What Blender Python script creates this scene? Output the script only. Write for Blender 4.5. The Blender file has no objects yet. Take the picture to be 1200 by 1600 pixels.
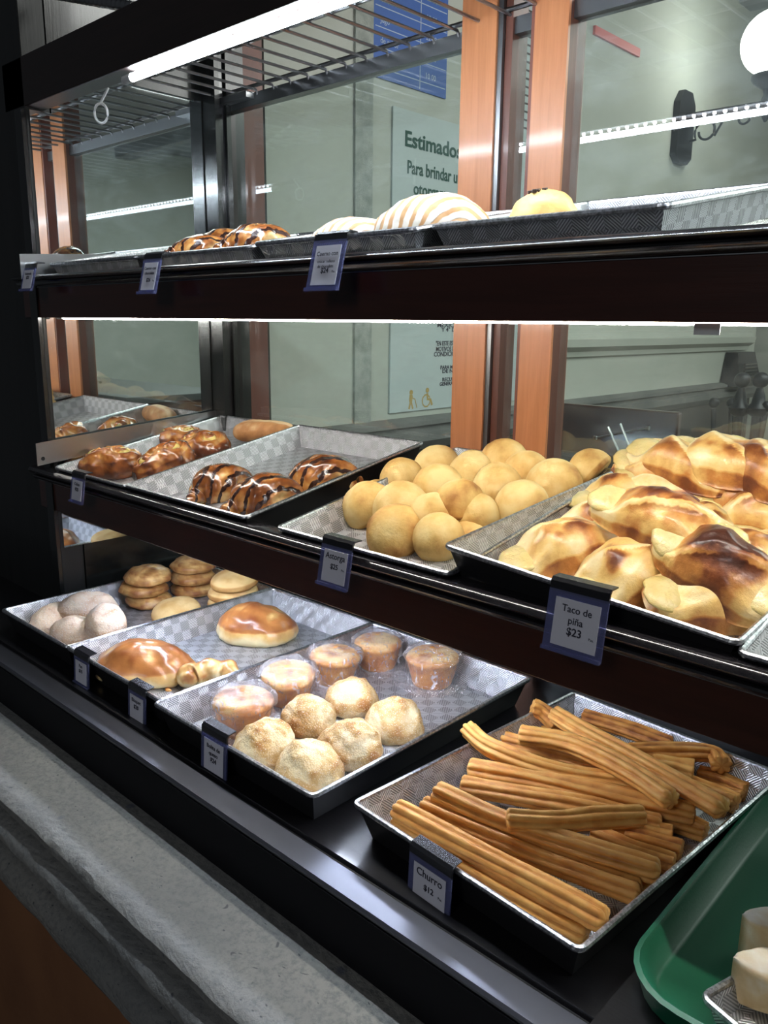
import bpy, bmesh, math, random
from mathutils import Vector, Matrix, Euler, noise
PI = math.pi
C = bpy.context.scene.collection
SC = bpy.context.scene

# ---------------------------------------------------------------- camera
# Metres. The lens is the origin, X runs along the display case, Y into it, Z up; the floor lies at z = -1.55.
FPX = 1279.0
def _r(px, py): return Vector((px-600, -(py-800), -FPX))
_a = -_r(-800, 490); _a.normalize()
_b = _r(1830, 518); _b = _b - _a*_a.dot(_b); _b.normalize()
_c = _a.cross(_b)
ROT = Matrix((_a, _b, _c))                       # camera space -> world
cam = bpy.data.cameras.new('camera')
cam.sensor_fit = 'HORIZONTAL'; cam.sensor_width = 36.0; cam.lens = 36.0*FPX/1200.0
cam.clip_start = 0.02; cam.clip_end = 60
camo = bpy.data.objects.new('camera', cam); C.objects.link(camo)
camo.matrix_world = ROT.to_4x4()
SC.camera = camo
def ray(px, py): return ROT @ _r(px, py)
def onX(px, py, X): d = ray(px, py); return d*(X/d.x)
def onY(px, py, Y): d = ray(px, py); return d*(Y/d.y)
def onZ(px, py, Z): d = ray(px, py); return d*(Z/d.z)
def onP(px, py, z0, sx, sy):                     # plane z = z0 + sx*x + sy*y
    d = ray(px, py); t = z0/(d.z - sx*d.x - sy*d.y); return d*t

# ---------------------------------------------------------------- light and exposure
w = bpy.data.worlds.new('night'); SC.world = w; w.use_nodes = True
w.node_tree.nodes['Background'].inputs[0].default_value = (0.55, 0.62, 0.7, 1)
w.node_tree.nodes['Background'].inputs[1].default_value = 0.05
SC.view_settings.view_transform = 'Standard'; SC.view_settings.look = 'None'
SC.view_settings.exposure = 0.0; SC.view_settings.gamma = 1.0
SC.view_settings.use_curve_mapping = False
LED_TOP, LED_MID, LED_LOW = 125.0, 108.0, 100.0
def area(name, loc, size, energy, col, target, sy=None):
    l = bpy.data.lights.new(name, 'AREA'); l.energy = energy; l.color = col; l.size = size
    if sy: l.shape = 'RECTANGLE'; l.size_y = sy
    o = bpy.data.objects.new(name, l); C.objects.link(o); o.location = loc
    o.rotation_euler = (Vector(target)-Vector(loc)).to_track_quat('-Z', 'Y').to_euler()
    return o
area('street_side_fill', (-0.2, -2.2, 1.3), 0.9, 14, (0.95, 0.97, 1.0), (-0.6, 0.6, -0.5))  # soft unseen fill added behind the camera, lifting stone, boards and tags
area('room_fill_light', (0.2, 2.25, 1.45), 1.1, 46, (0.97, 1.0, 0.96), (-0.3, 2.3, -1.5))  # unseen fill added to brighten the plaster wall behind the glass
area('room_fill_light', (1.3, 4.0, 1.45), 1.6, 90, (0.97, 1.0, 0.96), (1.6, 4.0, -1.5))  # second added fill, for the far part of the room

# ---------------------------------------------------------------- node helpers
class NT:
    def __init__(s, name):
        s.m = bpy.data.materials.new(name); s.m.use_nodes = True
        s.t = s.m.node_tree; s.t.nodes.clear()
        s.out = s.t.nodes.new('ShaderNodeOutputMaterial')
    def n(s, typ, **kw):
        nd = s.t.nodes.new('ShaderNode'+typ)
        for k, v in kw.items():
            if k.startswith('i_'):
                key = k[2:]; key = int(key) if key.isdigit() else key.replace('_', ' ')
                s.set(nd.inputs[key], v)
            else: setattr(nd, k, v)
        return nd
    def set(s, inp, v):
        if isinstance(v, bpy.types.NodeSocket): s.t.links.new(v, inp)
        elif isinstance(v, tuple) and len(v) == 3 and inp.type == 'RGBA': inp.default_value = (*v, 1)
        else: inp.default_value = v
    def math(s, op, a, b=None, c=None):
        nd = s.t.nodes.new('ShaderNodeMath'); nd.operation = op
        for i, v in enumerate((a, b, c)):
            if v is not None: s.set(nd.inputs[i], v)
        return nd.outputs[0]
    def mix(s, f, a, b, mode='MIX'):
        nd = s.t.nodes.new('ShaderNodeMix'); nd.data_type = 'RGBA'; nd.blend_type = mode
        s.set(nd.inputs[0], f); s.set(nd.inputs[6], a); s.set(nd.inputs[7], b)
        return nd.outputs[2]
    def ramp(s, f, stops, interp='LINEAR'):
        nd = s.t.nodes.new('ShaderNodeValToRGB'); s.set(nd.inputs[0], f)
        cr = nd.color_ramp; cr.interpolation = interp
        while len(cr.elements) < len(stops): cr.elements.new(0.5)
        for e, (p, c) in zip(cr.elements, stops):
            e.position = p; e.color = (*c, 1) if len(c) == 3 else c
        return nd.outputs[0]
    def coord(s, which='Object'): return s.n('TexCoord').outputs[which]
    def mapping(s, v, scale=(1, 1, 1), rot=(0, 0, 0), loc=(0, 0, 0)):
        nd = s.n('Mapping'); s.set(nd.inputs[0], v)
        nd.inputs['Scale'].default_value = scale; nd.inputs['Rotation'].default_value = rot
        nd.inputs['Location'].default_value = loc
        return nd.outputs[0]
    def noise(s, v, scale, detail=4, rough=0.55, dist=0.0):
        nd = s.n('TexNoise'); s.set(nd.inputs['Vector'], v); nd.inputs['Scale'].default_value = scale
        nd.inputs['Detail'].default_value = detail; nd.inputs['Roughness'].default_value = rough
        nd.inputs['Distortion'].default_value = dist
        return nd.outputs[0]
    def fresnel(s, ior, k=1.0):
        fr = s.n('Fresnel'); fr.inputs[0].default_value = ior; g = s.n('NewGeometry')
        v = s.math('MULTIPLY', s.math('MULTIPLY', fr.outputs[0], s.math('SUBTRACT', 1.0, g.outputs['Backfacing'])), k)
        return s.math('MINIMUM', v, 1.0)
    def bump(s, h, strength=0.3, dist=0.01):
        nd = s.n('Bump'); s.set(nd.inputs['Height'], h)
        nd.inputs['Strength'].default_value = strength; nd.inputs['Distance'].default_value = dist
        return nd.outputs[0]
    def bsdf(s, col, rough=0.5, metal=0.0, coat=0.0, normal=None, sss=0.0, spec=0.5, coat_rough=0.1, alpha=None, trans=None):
        p = s.n('BsdfPrincipled')
        s.set(p.inputs['Base Color'], col); s.set(p.inputs['Roughness'], rough); s.set(p.inputs['Metallic'], metal)
        s.set(p.inputs['Coat Weight'], coat); p.inputs['Coat Roughness'].default_value = coat_rough
        s.set(p.inputs['Specular IOR Level'], spec)
        if sss:
            p.inputs['Subsurface Weight'].default_value = sss; p.inputs['Subsurface Radius'].default_value = (0.01, 0.006, 0.003)
            p.inputs['Subsurface Scale'].default_value = 0.6
        if normal is not None: s.set(p.inputs['Normal'], normal)
        if alpha is not None: s.set(p.inputs['Alpha'], alpha)
        if trans is not None: s.set(p.inputs['Transmission Weight'], trans)
        s.t.links.new(p.outputs[0], s.out.inputs[0])
        return p

def flat(name, col, rough=0.5, metal=0.0, coat=0.0, spec=0.5):
    n = NT(name); n.bsdf(col, rough, metal, coat, spec=spec); return n.m
def emit(name, col, strength):
    n = NT(name); e = n.n('Emission'); e.inputs[0].default_value = (*col, 1); e.inputs[1].default_value = strength
    n.t.links.new(e.outputs[0], n.out.inputs[0]); return n.m

def mat_wood(name, c1, c2, axis=2, scale=1.0, rough=0.4, coat=0.3):
    n = NT(name); co = n.coord()
    sc = [14*scale]*3; sc[axis] = 0.9*scale
    g = n.noise(n.mapping(co, tuple(sc)), 5, 6, 0.6, 0.6)
    sc2 = [60*scale]*3; sc2[axis] = 2*scale
    f = n.noise(n.mapping(co, tuple(sc2)), 6, 3, 0.6)
    col = n.mix(n.ramp(g, [(0.3, (0, 0, 0)), (0.7, (1, 1, 1))]), c1, c2)
    col = n.mix(n.math('MULTIPLY', f, 0.35), col, tuple(x*0.55 for x in c1))
    n.bsdf(col, rough, 0, coat, n.bump(f, 0.08, 0.002)); return n.m

def mat_crust(name, stops, rough=0.6, coat=0.0, grain=140.0, gb=0.25, blotch=16.0, ba=0.35, sss=0.06, speck=None, creasebump=0.3):
    """baked dough: the vertex attribute 'bake' drives pale crumb -> brown crust"""
    n = NT(name); co = n.coord()
    at = n.n('Attribute', attribute_name='bake').outputs['Fac']
    b = n.noise(co, blotch, 5, 0.6)
    fine = n.noise(co, grain, 4, 0.7)
    v = n.math('ADD', at, n.math('MULTIPLY', n.math('SUBTRACT', b, 0.5), ba*2))
    v = n.math('ADD', v, n.math('MULTIPLY', n.math('SUBTRACT', fine, 0.5), ba*0.7))
    col = n.ramp(v, stops)
    if speck:
        vo = n.n('TexVoronoi'); n.set(vo.inputs['Vector'], co); vo.inputs['Scale'].default_value = speck[0]
        col = n.mix(n.ramp(vo.outputs['Distance'], [(speck[1], (1, 1, 1)), (speck[1]+0.12, (0, 0, 0))]), col, speck[2])
    mid = n.noise(co, grain*0.28, 3, 0.6)
    h = n.math('ADD', n.math('MULTIPLY', fine, 0.5), n.math('MULTIPLY', mid, creasebump*3))
    n.bsdf(col, rough, 0, coat, n.bump(h, gb, 0.003), sss=sss, coat_rough=0.18, spec=0.35)
    return n.m

# ---------------------------------------------------------------- materials
M = {}
M['mahogany'] = mat_wood('mahogany board', (0.035, 0.0095, 0.0055), (0.055, 0.015, 0.009), 0, 1, 0.28, 0.5)
M['beam'] = mat_wood('near black brown beam', (0.016, 0.010, 0.009), (0.024, 0.014, 0.012), 0, 1, 0.35, 0.2)
M['matte_black'] = flat('matte black sill face', (0.006, 0.006, 0.008), 0.7, 0, 0, 0.15)
M['sill'] = flat('satin black sill', (0.13, 0.135, 0.16), 0.36, 0.9)
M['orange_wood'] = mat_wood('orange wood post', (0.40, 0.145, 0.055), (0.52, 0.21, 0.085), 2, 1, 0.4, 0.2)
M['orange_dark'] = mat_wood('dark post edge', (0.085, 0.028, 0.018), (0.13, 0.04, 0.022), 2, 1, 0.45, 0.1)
M['black_wood'] = mat_wood('black painted wood', (0.006, 0.0055, 0.006), (0.011, 0.010, 0.010), 0, 1, 0.22, 0.5)
M['black_frame'] = mat_wood('black frame', (0.008, 0.009, 0.009), (0.014, 0.015, 0.014), 2, 1, 0.25, 0.4)
M['post_dark'] = mat_wood('dark post', (0.010, 0.011, 0.011), (0.018, 0.018, 0.018), 2, 0.6, 0.45, 0.1)
M['deck'] = mat_wood('black deck', (0.004, 0.004, 0.005), (0.008, 0.007, 0.008), 0, 1, 0.32, 0.25)
M['gloss_lip'] = flat('glossy black moulding', (0.012, 0.011, 0.013), 0.16, 0, 0.6)
M['brown_strip'] = mat_wood('brown strip', (0.13, 0.035, 0.022), (0.17, 0.05, 0.03), 2, 1, 0.5, 0.1)
M['steel'] = flat('brushed steel', (0.42, 0.43, 0.44), 0.3, 1.0)
M['steel_dark'] = flat('dull steel', (0.2, 0.205, 0.21), 0.35, 1.0)
M['wire'] = flat('rack wire', (0.33, 0.33, 0.34), 0.28, 1.0)
M['black_iron'] = flat('black iron', (0.012, 0.013, 0.016), 0.45, 0.2)
M['black_plastic'] = flat('black plastic clip', (0.012, 0.012, 0.015), 0.25, 0, 0.3)
M['ink'] = flat('ink', (0.03, 0.03, 0.05), 0.8)
M['ink_green'] = flat('green ink', (0.02, 0.075, 0.055), 0.8)
M['gold_ink'] = flat('gold ink', (0.42, 0.30, 0.10), 0.7)
M['white_print'] = flat('pale print', (0.42, 0.5, 0.62), 0.7)
M['card'] = flat('price card', (0.66, 0.66, 0.74), 0.6)
M['cable'] = flat('white cable', (0.6, 0.62, 0.62), 0.4)
M['red_tape'] = flat('red strip', (0.55, 0.05, 0.03), 0.5)
M['green_tray'] = None
M['chip'] = flat('chocolate', (0.03, 0.014, 0.010), 0.3, 0, 0.3)
M['led'] = emit('led top', (0.80, 0.90, 1.0), LED_TOP)
M['led_mid'] = emit('led shelf', (1.0, 0.96, 0.88), LED_MID)
M['led_low'] = emit('led low', (0.74, 0.82, 1.0), LED_LOW)
M['led_dot'] = emit('led dots', (0.9, 0.95, 1.0), 120.0)

n = NT('stone'); co = n.coord()
a1 = n.noise(co, 3.5, 6, 0.65); a2 = n.noise(co, 130, 5, 0.75)
v = n.n('TexVoronoi'); n.set(v.inputs['Vector'], n.mix(0.12, co, n.n('TexNoise').outputs['Color'])); v.inputs['Scale'].default_value = 62
v2 = n.n('TexVoronoi'); n.set(v2.inputs['Vector'], co); v2.inputs['Scale'].default_value = 11
col = n.ramp(a1, [(0.3, (0.15, 0.155, 0.152)), (0.5, (0.195, 0.195, 0.185)), (0.68, (0.245, 0.24, 0.22))])
col = n.mix(n.ramp(a2, [(0.36, (0.7, 0.7, 0.7)), (0.54, (0, 0, 0))]), col, (0.11, 0.115, 0.12))
col = n.mix(n.ramp(v.outputs['Distance'], [(0.07, (0.85, 0.85, 0.85)), (0.13, (0, 0, 0))]), col, (0.04, 0.045, 0.055))
col = n.mix(n.ramp(v2.outputs['Distance'], [(0.05, (0.8, 0.8, 0.8)), (0.09, (0, 0, 0))]), col, (0.09, 0.10, 0.13))
wsp = n.noise(n.mapping(co, (3, 14, 5)), 7, 5, 0.7)
col = n.mix(n.ramp(wsp, [(0.70, (0, 0, 0)), (0.73, (0.8, 0.8, 0.8))]), col, (0.5, 0.46, 0.4))
n.bsdf(col, 0.62, 0, 0, n.bump(n.math('ADD', a2, n.math('MULTIPLY', v.outputs['Distance'], 0.7)), 0.5, 0.004)); M['stone'] = n.m

def mat_plaster(name, c1, c2, scale=2.0, bumps=0.15):
    n = NT(name); co = n.coord()
    a = n.noise(co, scale, 5, 0.6); b = n.noise(co, scale*14, 4, 0.6)
    col = n.mix(n.ramp(a, [(0.35, (0, 0, 0)), (0.65, (1, 1, 1))]), c1, c2)
    n.bsdf(col, 0.75, 0, 0, n.bump(b, bumps, 0.004)); return n.m
M['wall'] = mat_plaster('greenish white plaster', (0.42, 0.44, 0.39), (0.47, 0.48, 0.43))
M['ceiling'] = mat_plaster('grey ceiling', (0.24, 0.26, 0.27), (0.28, 0.30, 0.31))
M['wall_orange'] = mat_plaster('ochre plaster', (0.20, 0.085, 0.038), (0.26, 0.115, 0.05), 4)
M['dado'] = mat_plaster('dark dado', (0.035, 0.035, 0.032), (0.055, 0.05, 0.045), 3)
M['dado_stone'] = mat_plaster('dado stone', (0.12, 0.125, 0.12), (0.17, 0.17, 0.16), 6, 0.4)
M['floor'] = mat_plaster('brown floor', (0.06, 0.045, 0.035), (0.09, 0.07, 0.05), 3)
M['seam'] = mat_plaster('rough wall seam', (0.30, 0.33, 0.30), (0.46, 0.48, 0.44), 30, 0.9)
M['pale_panel'] = flat('pale window panel', (0.62, 0.70, 0.72), 0.6)
M['counter'] = mat_wood('red brown counter', (0.20, 0.055, 0.025), (0.28, 0.08, 0.035), 0, 1, 0.5, 0.1)
M['sign'] = flat('sign board', (0.46, 0.52, 0.52), 0.5)
M['poster_blue'] = flat('blue poster', (0.03, 0.10, 0.36), 0.5)

# embossed aluminium: squares of hatching in two directions, in UV metres
n = NT('embossed aluminium'); uv = n.coord('UV')
sep = n.n('SeparateXYZ'); n.set(sep.inputs[0], uv)
U, V = sep.outputs[0], sep.outputs[1]
s1 = n.math('ADD', U, V); s2 = n.math('SUBTRACT', U, V)
def stripes(x): return n.math('ADD', n.math('MULTIPLY', n.math('SINE', n.math('MULTIPLY', x, 2*PI/0.0040)), 0.5), 0.5)
ck = n.n('TexChecker'); n.set(ck.inputs[0], uv); ck.inputs['Scale'].default_value = 1/0.0185
pat = n.math('ADD', n.math('MULTIPLY', ck.outputs['Fac'], stripes(s1)), n.math('MULTIPLY', n.math('SUBTRACT', 1.0, ck.outputs['Fac']), stripes(s2)))
big = n.noise(n.coord(), 5, 4, 0.6); sm = n.noise(n.coord(), 90, 4, 0.7)
col = n.mix(n.ramp(pat, [(0.35, (0, 0, 0)), (0.65, (1, 1, 1))]), (0.30, 0.31, 0.33), (0.90, 0.91, 0.94))  # bright and dark hatching painted to imitate light on the embossed ridges
col = n.mix(n.math('MULTIPLY', ck.outputs['Fac'], 0.42), col, (0.20, 0.205, 0.215))  # alternate squares painted darker, as if their ridges caught less light
col = n.mix(n.ramp(big, [(0.42, (0.1, 0.1, 0.1)), (0.7, (0, 0, 0))]), col, (0.30, 0.29, 0.28))
n.bsdf(col, n.math('ADD', 0.34, n.math('MULTIPLY', sm, 0.16)), 0.7, 0, n.bump(pat, 0.45, 0.0009)); M['tray'] = n.m
n = NT('rim aluminium'); sm = n.noise(n.mapping(n.coord('Object'), (1, 1, 1)), 260, 2, 0.6)
n.bsdf(n.ramp(sm, [(0.4, (0.34, 0.35, 0.37)), (0.6, (0.66, 0.67, 0.70))]), 0.28, 0.95, 0, n.bump(sm, 0.4, 0.001)); M['rim'] = n.m
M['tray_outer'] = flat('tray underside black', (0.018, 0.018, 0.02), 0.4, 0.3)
n = NT('green plastic'); sm = n.noise(n.coord(), 300, 2); n.bsdf((0.005, 0.115, 0.055), 0.42, 0, 0, n.bump(sm, 0.12, 0.001)); M['green_tray'] = n.m

# glass: dusty back panes; a see-through sheet with a mirror-like share
n = NT('back glass'); fr = n.n('Fresnel'); fr.inputs[0].default_value = 1.5
tr = n.n('BsdfTransparent'); tr.inputs[0].default_value = (0.88, 0.93, 0.91, 1)
gl = n.n('BsdfGlossy'); gl.inputs['Roughness'].default_value = 0.015; gl.inputs['Color'].default_value = (1, 1, 1, 1)
df = n.n('BsdfDiffuse'); df.inputs[0].default_value = (0.7, 0.75, 0.75, 1)
mx = n.n('MixShader'); n.set(mx.inputs[0], n.fresnel(1.5, 1.9)); n.set(mx.inputs[1], tr.outputs[0]); n.set(mx.inputs[2], gl.outputs[0])
sm = n.noise(n.mapping(n.coord(), (2, 2, 5), (0, 0.5, 0)), 3.5, 6, 0.7)
m2 = n.n('MixShader'); n.set(m2.inputs[0], n.ramp(sm, [(0.45, (0.012,)*3), (0.8, (0.09,)*3)])); n.set(m2.inputs[1], mx.outputs[0]); n.set(m2.inputs[2], df.outputs[0])
n.t.links.new(m2.outputs[0], n.out.inputs[0]); M['glass'] = n.m
n = NT('side mirror'); sm = n.noise(n.mapping(n.coord(), (2, 2, 6), (0.4, 0, 0)), 4, 6, 0.7)
p = n.bsdf((0.80, 0.86, 0.87), 0.015, 1.0)
df = n.n('BsdfDiffuse'); df.inputs[0].default_value = (0.5, 0.58, 0.6, 1)
mx = n.n('MixShader'); n.set(mx.inputs[0], n.ramp(sm, [(0.45, (0.01,)*3), (0.85, (0.07,)*3)])); n.set(mx.inputs[1], p.outputs[0]); n.set(mx.inputs[2], df.outputs[0])
n.t.links.new(mx.outputs[0], n.out.inputs[0]); M['mirror'] = n.m
# clear holder plastic with a blue edge tint
n = NT('tag plastic'); fr = n.n('Fresnel'); fr.inputs[0].default_value = 1.45
tr = n.n('BsdfTransparent'); tr.inputs[0].default_value = (0.55, 0.58, 0.85, 1)
gl = n.n('BsdfGlossy'); gl.inputs['Roughness'].default_value = 0.12
df = n.n('BsdfDiffuse'); df.inputs[0].default_value = (0.24, 0.26, 0.48, 1)
mx = n.n('MixShader'); n.set(mx.inputs[0], n.fresnel(1.45)); n.set(mx.inputs[1], tr.outputs[0]); n.set(mx.inputs[2], gl.outputs[0])
m2 = n.n('MixShader'); m2.inputs[0].default_value = 0.35; n.set(m2.inputs[1], mx.outputs[0]); n.set(m2.inputs[2], df.outputs[0])
n.t.links.new(m2.outputs[0], n.out.inputs[0]); M['holder'] = n.m
# cling film
n = NT('cling film'); fr = n.n('LayerWeight'); fr.inputs[0].default_value = 0.35
tr = n.n('BsdfTransparent'); tr.inputs[0].default_value = (0.97, 0.96, 0.97, 1)
gl = n.n('BsdfGlossy'); gl.inputs['Roughness'].default_value = 0.10
df = n.n('BsdfTranslucent'); df.inputs[0].default_value = (0.85, 0.85, 0.9, 1)
d2 = n.n('BsdfDiffuse'); d2.inputs[0].default_value = (0.85, 0.85, 0.9, 1)
bm_ = n.bump(n.noise(n.mapping(n.coord(), (1, 1, 0.35)), 70, 4, 0.7, 2.0), 1.0, 0.008)
n.set(gl.inputs['Normal'], bm_)
s_ = n.math('ADD', 0.13, n.math('MULTIPLY', fr.outputs['Facing'], 0.35))
fold = n.noise(n.mapping(n.coord(), (1, 1, 0.22)), 75, 3, 0.6, 2.5)
fold = n.ramp(fold, [(0.56, (0, 0, 0)), (0.66, (0.38, 0.38, 0.38))])  # white streaks painted along the film creases, standing in for their glints
mx = n.n('MixShader'); n.set(mx.inputs[0], s_); n.set(mx.inputs[1], tr.outputs[0]); n.set(mx.inputs[2], gl.outputs[0])
m2 = n.n('MixShader'); n.set(m2.inputs[0], n.math('ADD', 0.02, n.math('ADD', fold, n.math('MULTIPLY', fr.outputs['Facing'], 0.08)))); n.set(m2.inputs[1], mx.outputs[0]); n.set(m2.inputs[2], d2.outputs[0])
n.t.links.new(m2.outputs[0], n.out.inputs[0]); M['film'] = n.m

M['astorga'] = mat_crust('astorga crust', [(0.05, (0.80, 0.60, 0.26)), (0.45, (0.70, 0.45, 0.15)), (0.75, (0.55, 0.30, 0.085)), (1.0, (0.36, 0.16, 0.04))], 0.65, 0, 150, 0.6, 18, 0.42)
M['churro'] = mat_crust('churro crust', [(0.05, (0.78, 0.43, 0.12)), (0.4, (0.68, 0.31, 0.07)), (0.75, (0.46, 0.17, 0.035)), (1.0, (0.20, 0.06, 0.012))], 0.5, 0.05, 220, 0.4, 12, 0.22)
M['taco'] = mat_crust('folded pastry crust', [(0.0, (0.86, 0.70, 0.38)), (0.26, (0.78, 0.52, 0.18)), (0.48, (0.52, 0.22, 0.055)), (0.72, (0.18, 0.05, 0.016)), (1.0, (0.06, 0.018, 0.01))], 0.36, 0.35, 100, 0.7, 30, 0.26)
M['pineapple'] = mat_crust('pineapple filling', [(0.2, (0.66, 0.50, 0.17)), (0.8, (0.80, 0.66, 0.32))], 0.2, 0.5, 260, 0.6, 40, 0.3, 0.3)
M['custard'] = mat_crust('custard', [(0.2, (0.62, 0.46, 0.12)), (0.8, (0.76, 0.60, 0.2))], 0.25, 0.5, 60, 0.2, 20, 0.3, 0.2)
M['glazed'] = mat_crust('glazed crust', [(0.0, (0.72, 0.46, 0.17)), (0.3, (0.50, 0.21, 0.055)), (0.6, (0.30, 0.09, 0.022)), (1.0, (0.10, 0.028, 0.012))], 0.25, 0.7, 70, 0.35, 26, 0.3)
M['bun'] = mat_crust('egg washed bun crust', [(0.0, (0.90, 0.76, 0.44)), (0.25, (0.76, 0.48, 0.17)), (0.5, (0.52, 0.21, 0.06)), (1.0, (0.26, 0.075, 0.022))], 0.28, 0.5, 90, 0.25, 18, 0.2)
M['sugar_bun'] = mat_crust('sugared bun crust', [(0.0, (0.86, 0.70, 0.42)), (0.45, (0.70, 0.46, 0.20)), (0.8, (0.56, 0.31, 0.11)), (1.0, (0.44, 0.2, 0.06))], 0.75, 0, 420, 0.9, 22, 0.4, 0.05, (420, 0.18, (0.92, 0.82, 0.66)))
M['dusted'] = mat_crust('sugar dusted crust', [(0.0, (0.88, 0.72, 0.56)), (0.5, (0.76, 0.54, 0.38)), (1.0, (0.52, 0.29, 0.14))], 0.85, 0, 260, 0.9, 34, 0.6, 0.05, (300, 0.18, (0.9, 0.84, 0.8)))
M['cookie'] = mat_crust('smooth cookie', [(0.0, (0.82, 0.58, 0.26)), (0.5, (0.66, 0.38, 0.13)), (1.0, (0.42, 0.19, 0.055))], 0.6, 0, 200, 0.3, 14, 0.2)
M['rough_cookie'] = mat_crust('rough cookie', [(0.0, (0.72, 0.45, 0.18)), (0.5, (0.50, 0.25, 0.08)), (1.0, (0.28, 0.10, 0.03))], 0.42, 0.3, 130, 0.8, 30, 0.5)
M['cupcake'] = mat_crust('cupcake crust', [(0.0, (0.90, 0.62, 0.25)), (0.35, (0.80, 0.40, 0.11)), (0.65, (0.62, 0.24, 0.06)), (1.0, (0.30, 0.10, 0.03))], 0.45, 0.2, 160, 0.3, 24, 0.3)
M['long_loaf'] = mat_crust('split loaf crust', [(0.0, (0.80, 0.58, 0.34)), (0.5, (0.50, 0.24, 0.09)), (1.0, (0.26, 0.10, 0.04))], 0.6, 0, 240, 0.5, 20, 0.3)
M['white_loaf'] = mat_crust('soft white pastry', [(0.0, (0.93, 0.88, 0.76)), (0.5, (0.76, 0.58, 0.32)), (1.0, (0.50, 0.28, 0.1))], 0.7, 0, 160, 0.3, 14, 0.3)

# ---------------------------------------------------------------- mesh helpers
def link(name, me, mat=None, parent=None, smooth=False):
    o = bpy.data.objects.new(name, me); C.objects.link(o)
    if mat is not None and not me.materials: me.materials.append(mat)
    if smooth:
        for p in me.polygons: p.use_smooth = True
    if parent is not None: o.parent = parent
    return o
def mk(name, verts, faces, mat, parent=None, smooth=False, bake=None, uvs=None):
    me = bpy.data.meshes.new(name); me.from_pydata([tuple(v) for v in verts], [], faces)
    if bake is not None:
        a = me.attributes.new('bake', 'FLOAT', 'POINT'); a.data.foreach_set('value', bake)
    if uvs is not None:
        l = me.uv_layers.new(name='UVMap')
        for i, lp in enumerate(me.loops): l.data[i].uv = uvs[lp.vertex_index]
    me.update(); return link(name, me, mat, parent, smooth)
def tag(o, label=None, cat=None, group=None, kind=None):
    if label: o['label'] = label
    if cat: o['category'] = cat
    if group: o['group'] = group
    if kind: o['kind'] = kind
    return o
def empty(name, loc=(0, 0, 0), rot=(0, 0, 0), parent=None):
    o = bpy.data.objects.new(name, None); C.objects.link(o); o.location = loc; o.rotation_euler = rot
    o.empty_display_size = 0.02
    if parent is not None: o.parent = parent
    return o
class MB:
    """collects simple solids into one bmesh"""
    def __init__(s): s.bm = bmesh.new()
    def box(s, x0, x1, y0, y1, z0, z1, bev=0.0):
        r = bmesh.ops.create_cube(s.bm, size=1.0)
        vs = r['verts']
        for v in vs: v.co = Vector((x0+(v.co.x+.5)*(x1-x0), y0+(v.co.y+.5)*(y1-y0), z0+(v.co.z+.5)*(z1-z0)))
        if bev:
            es = list({e for v in vs for e in v.link_edges})
            bmesh.ops.bevel(s.bm, geom=es, offset=bev, segments=2, affect='EDGES', profile=0.5)
        return s
    def tube(s, pts, r, n=8, caps=True):
        pts = [Vector(p) for p in pts]; rings = []
        up = Vector((0, 0, 1))
        for i, p in enumerate(pts):
            t = (pts[min(i+1, len(pts)-1)]-pts[max(i-1, 0)]).normalized()
            u = up if abs(t.dot(up)) < 0.95 else Vector((1, 0, 0))
            a = t.cross(u).normalized(); b = a.cross(t)
            rr = r[i] if isinstance(r, (list, tuple)) else r
            rings.append([s.bm.verts.new(p+(a*math.cos(k*2*PI/n)+b*math.sin(k*2*PI/n))*rr) for k in range(n)])
        for A, B in zip(rings, rings[1:]):
            for k in range(n): s.bm.faces.new((A[k], A[(k+1) % n], B[(k+1) % n], B[k]))
        if caps: s.bm.faces.new(rings[0][::-1]); s.bm.faces.new(rings[-1])
        return s
    def lathe(s, prof, c=(0, 0, 0), n=24, axis=None):
        c = Vector(c); rings = []
        q = Vector((0, 0, 1)).rotation_difference(Vector(axis)) if axis else None
        for r, z in prof:
            row = []
            for k in range(n):
                v = Vector((max(r, 1e-5)*math.cos(k*2*PI/n), max(r, 1e-5)*math.sin(k*2*PI/n), z))
                if q: v = q @ v
                row.append(s.bm.verts.new(c+v))
            rings.append(row)
        for A, B in zip(rings, rings[1:]):
            for k in range(n): s.bm.faces.new((A[k], A[(k+1) % n], B[(k+1) % n], B[k]))
        s.bm.faces.new(rings[0][::-1]); s.bm.faces.new(rings[-1]); return s
    def prism(s, poly, axis, a, b):
        """polygon in the two other axes, extruded from a to b along axis"""
        def P(u, v, w): return Vector((w, u, v)) if axis == 0 else Vector((u, w, v)) if axis == 1 else Vector((u, v, w))
        A = [s.bm.verts.new(P(u, v, a)) for u, v in poly]; B = [s.bm.verts.new(P(u, v, b)) for u, v in poly]
        k = len(poly)
        for i in range(k): s.bm.faces.new((A[i], A[(i+1) % k], B[(i+1) % k], B[i]))
        s.bm.faces.new(A[::-1]); s.bm.faces.new(B); return s
    def build(s, name, mat, parent=None, smooth=False):
        bmesh.ops.recalc_face_normals(s.bm, faces=s.bm.faces)
        me = bpy.data.meshes.new(name); s.bm.to_mesh(me); s.bm.free()
        o = link(name, me, mat, parent)
        if smooth:
            for p in me.polygons: p.use_smooth = True
            try: me.set_sharp_from_angle(angle=0.7)
            except Exception: pass
        return o
def box(name, x0, x1, y0, y1, z0, z1, mat, parent=None, bev=0.0):
    return MB().box(x0, x1, y0, y1, z0, z1, bev).build(name, mat, parent)
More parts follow.
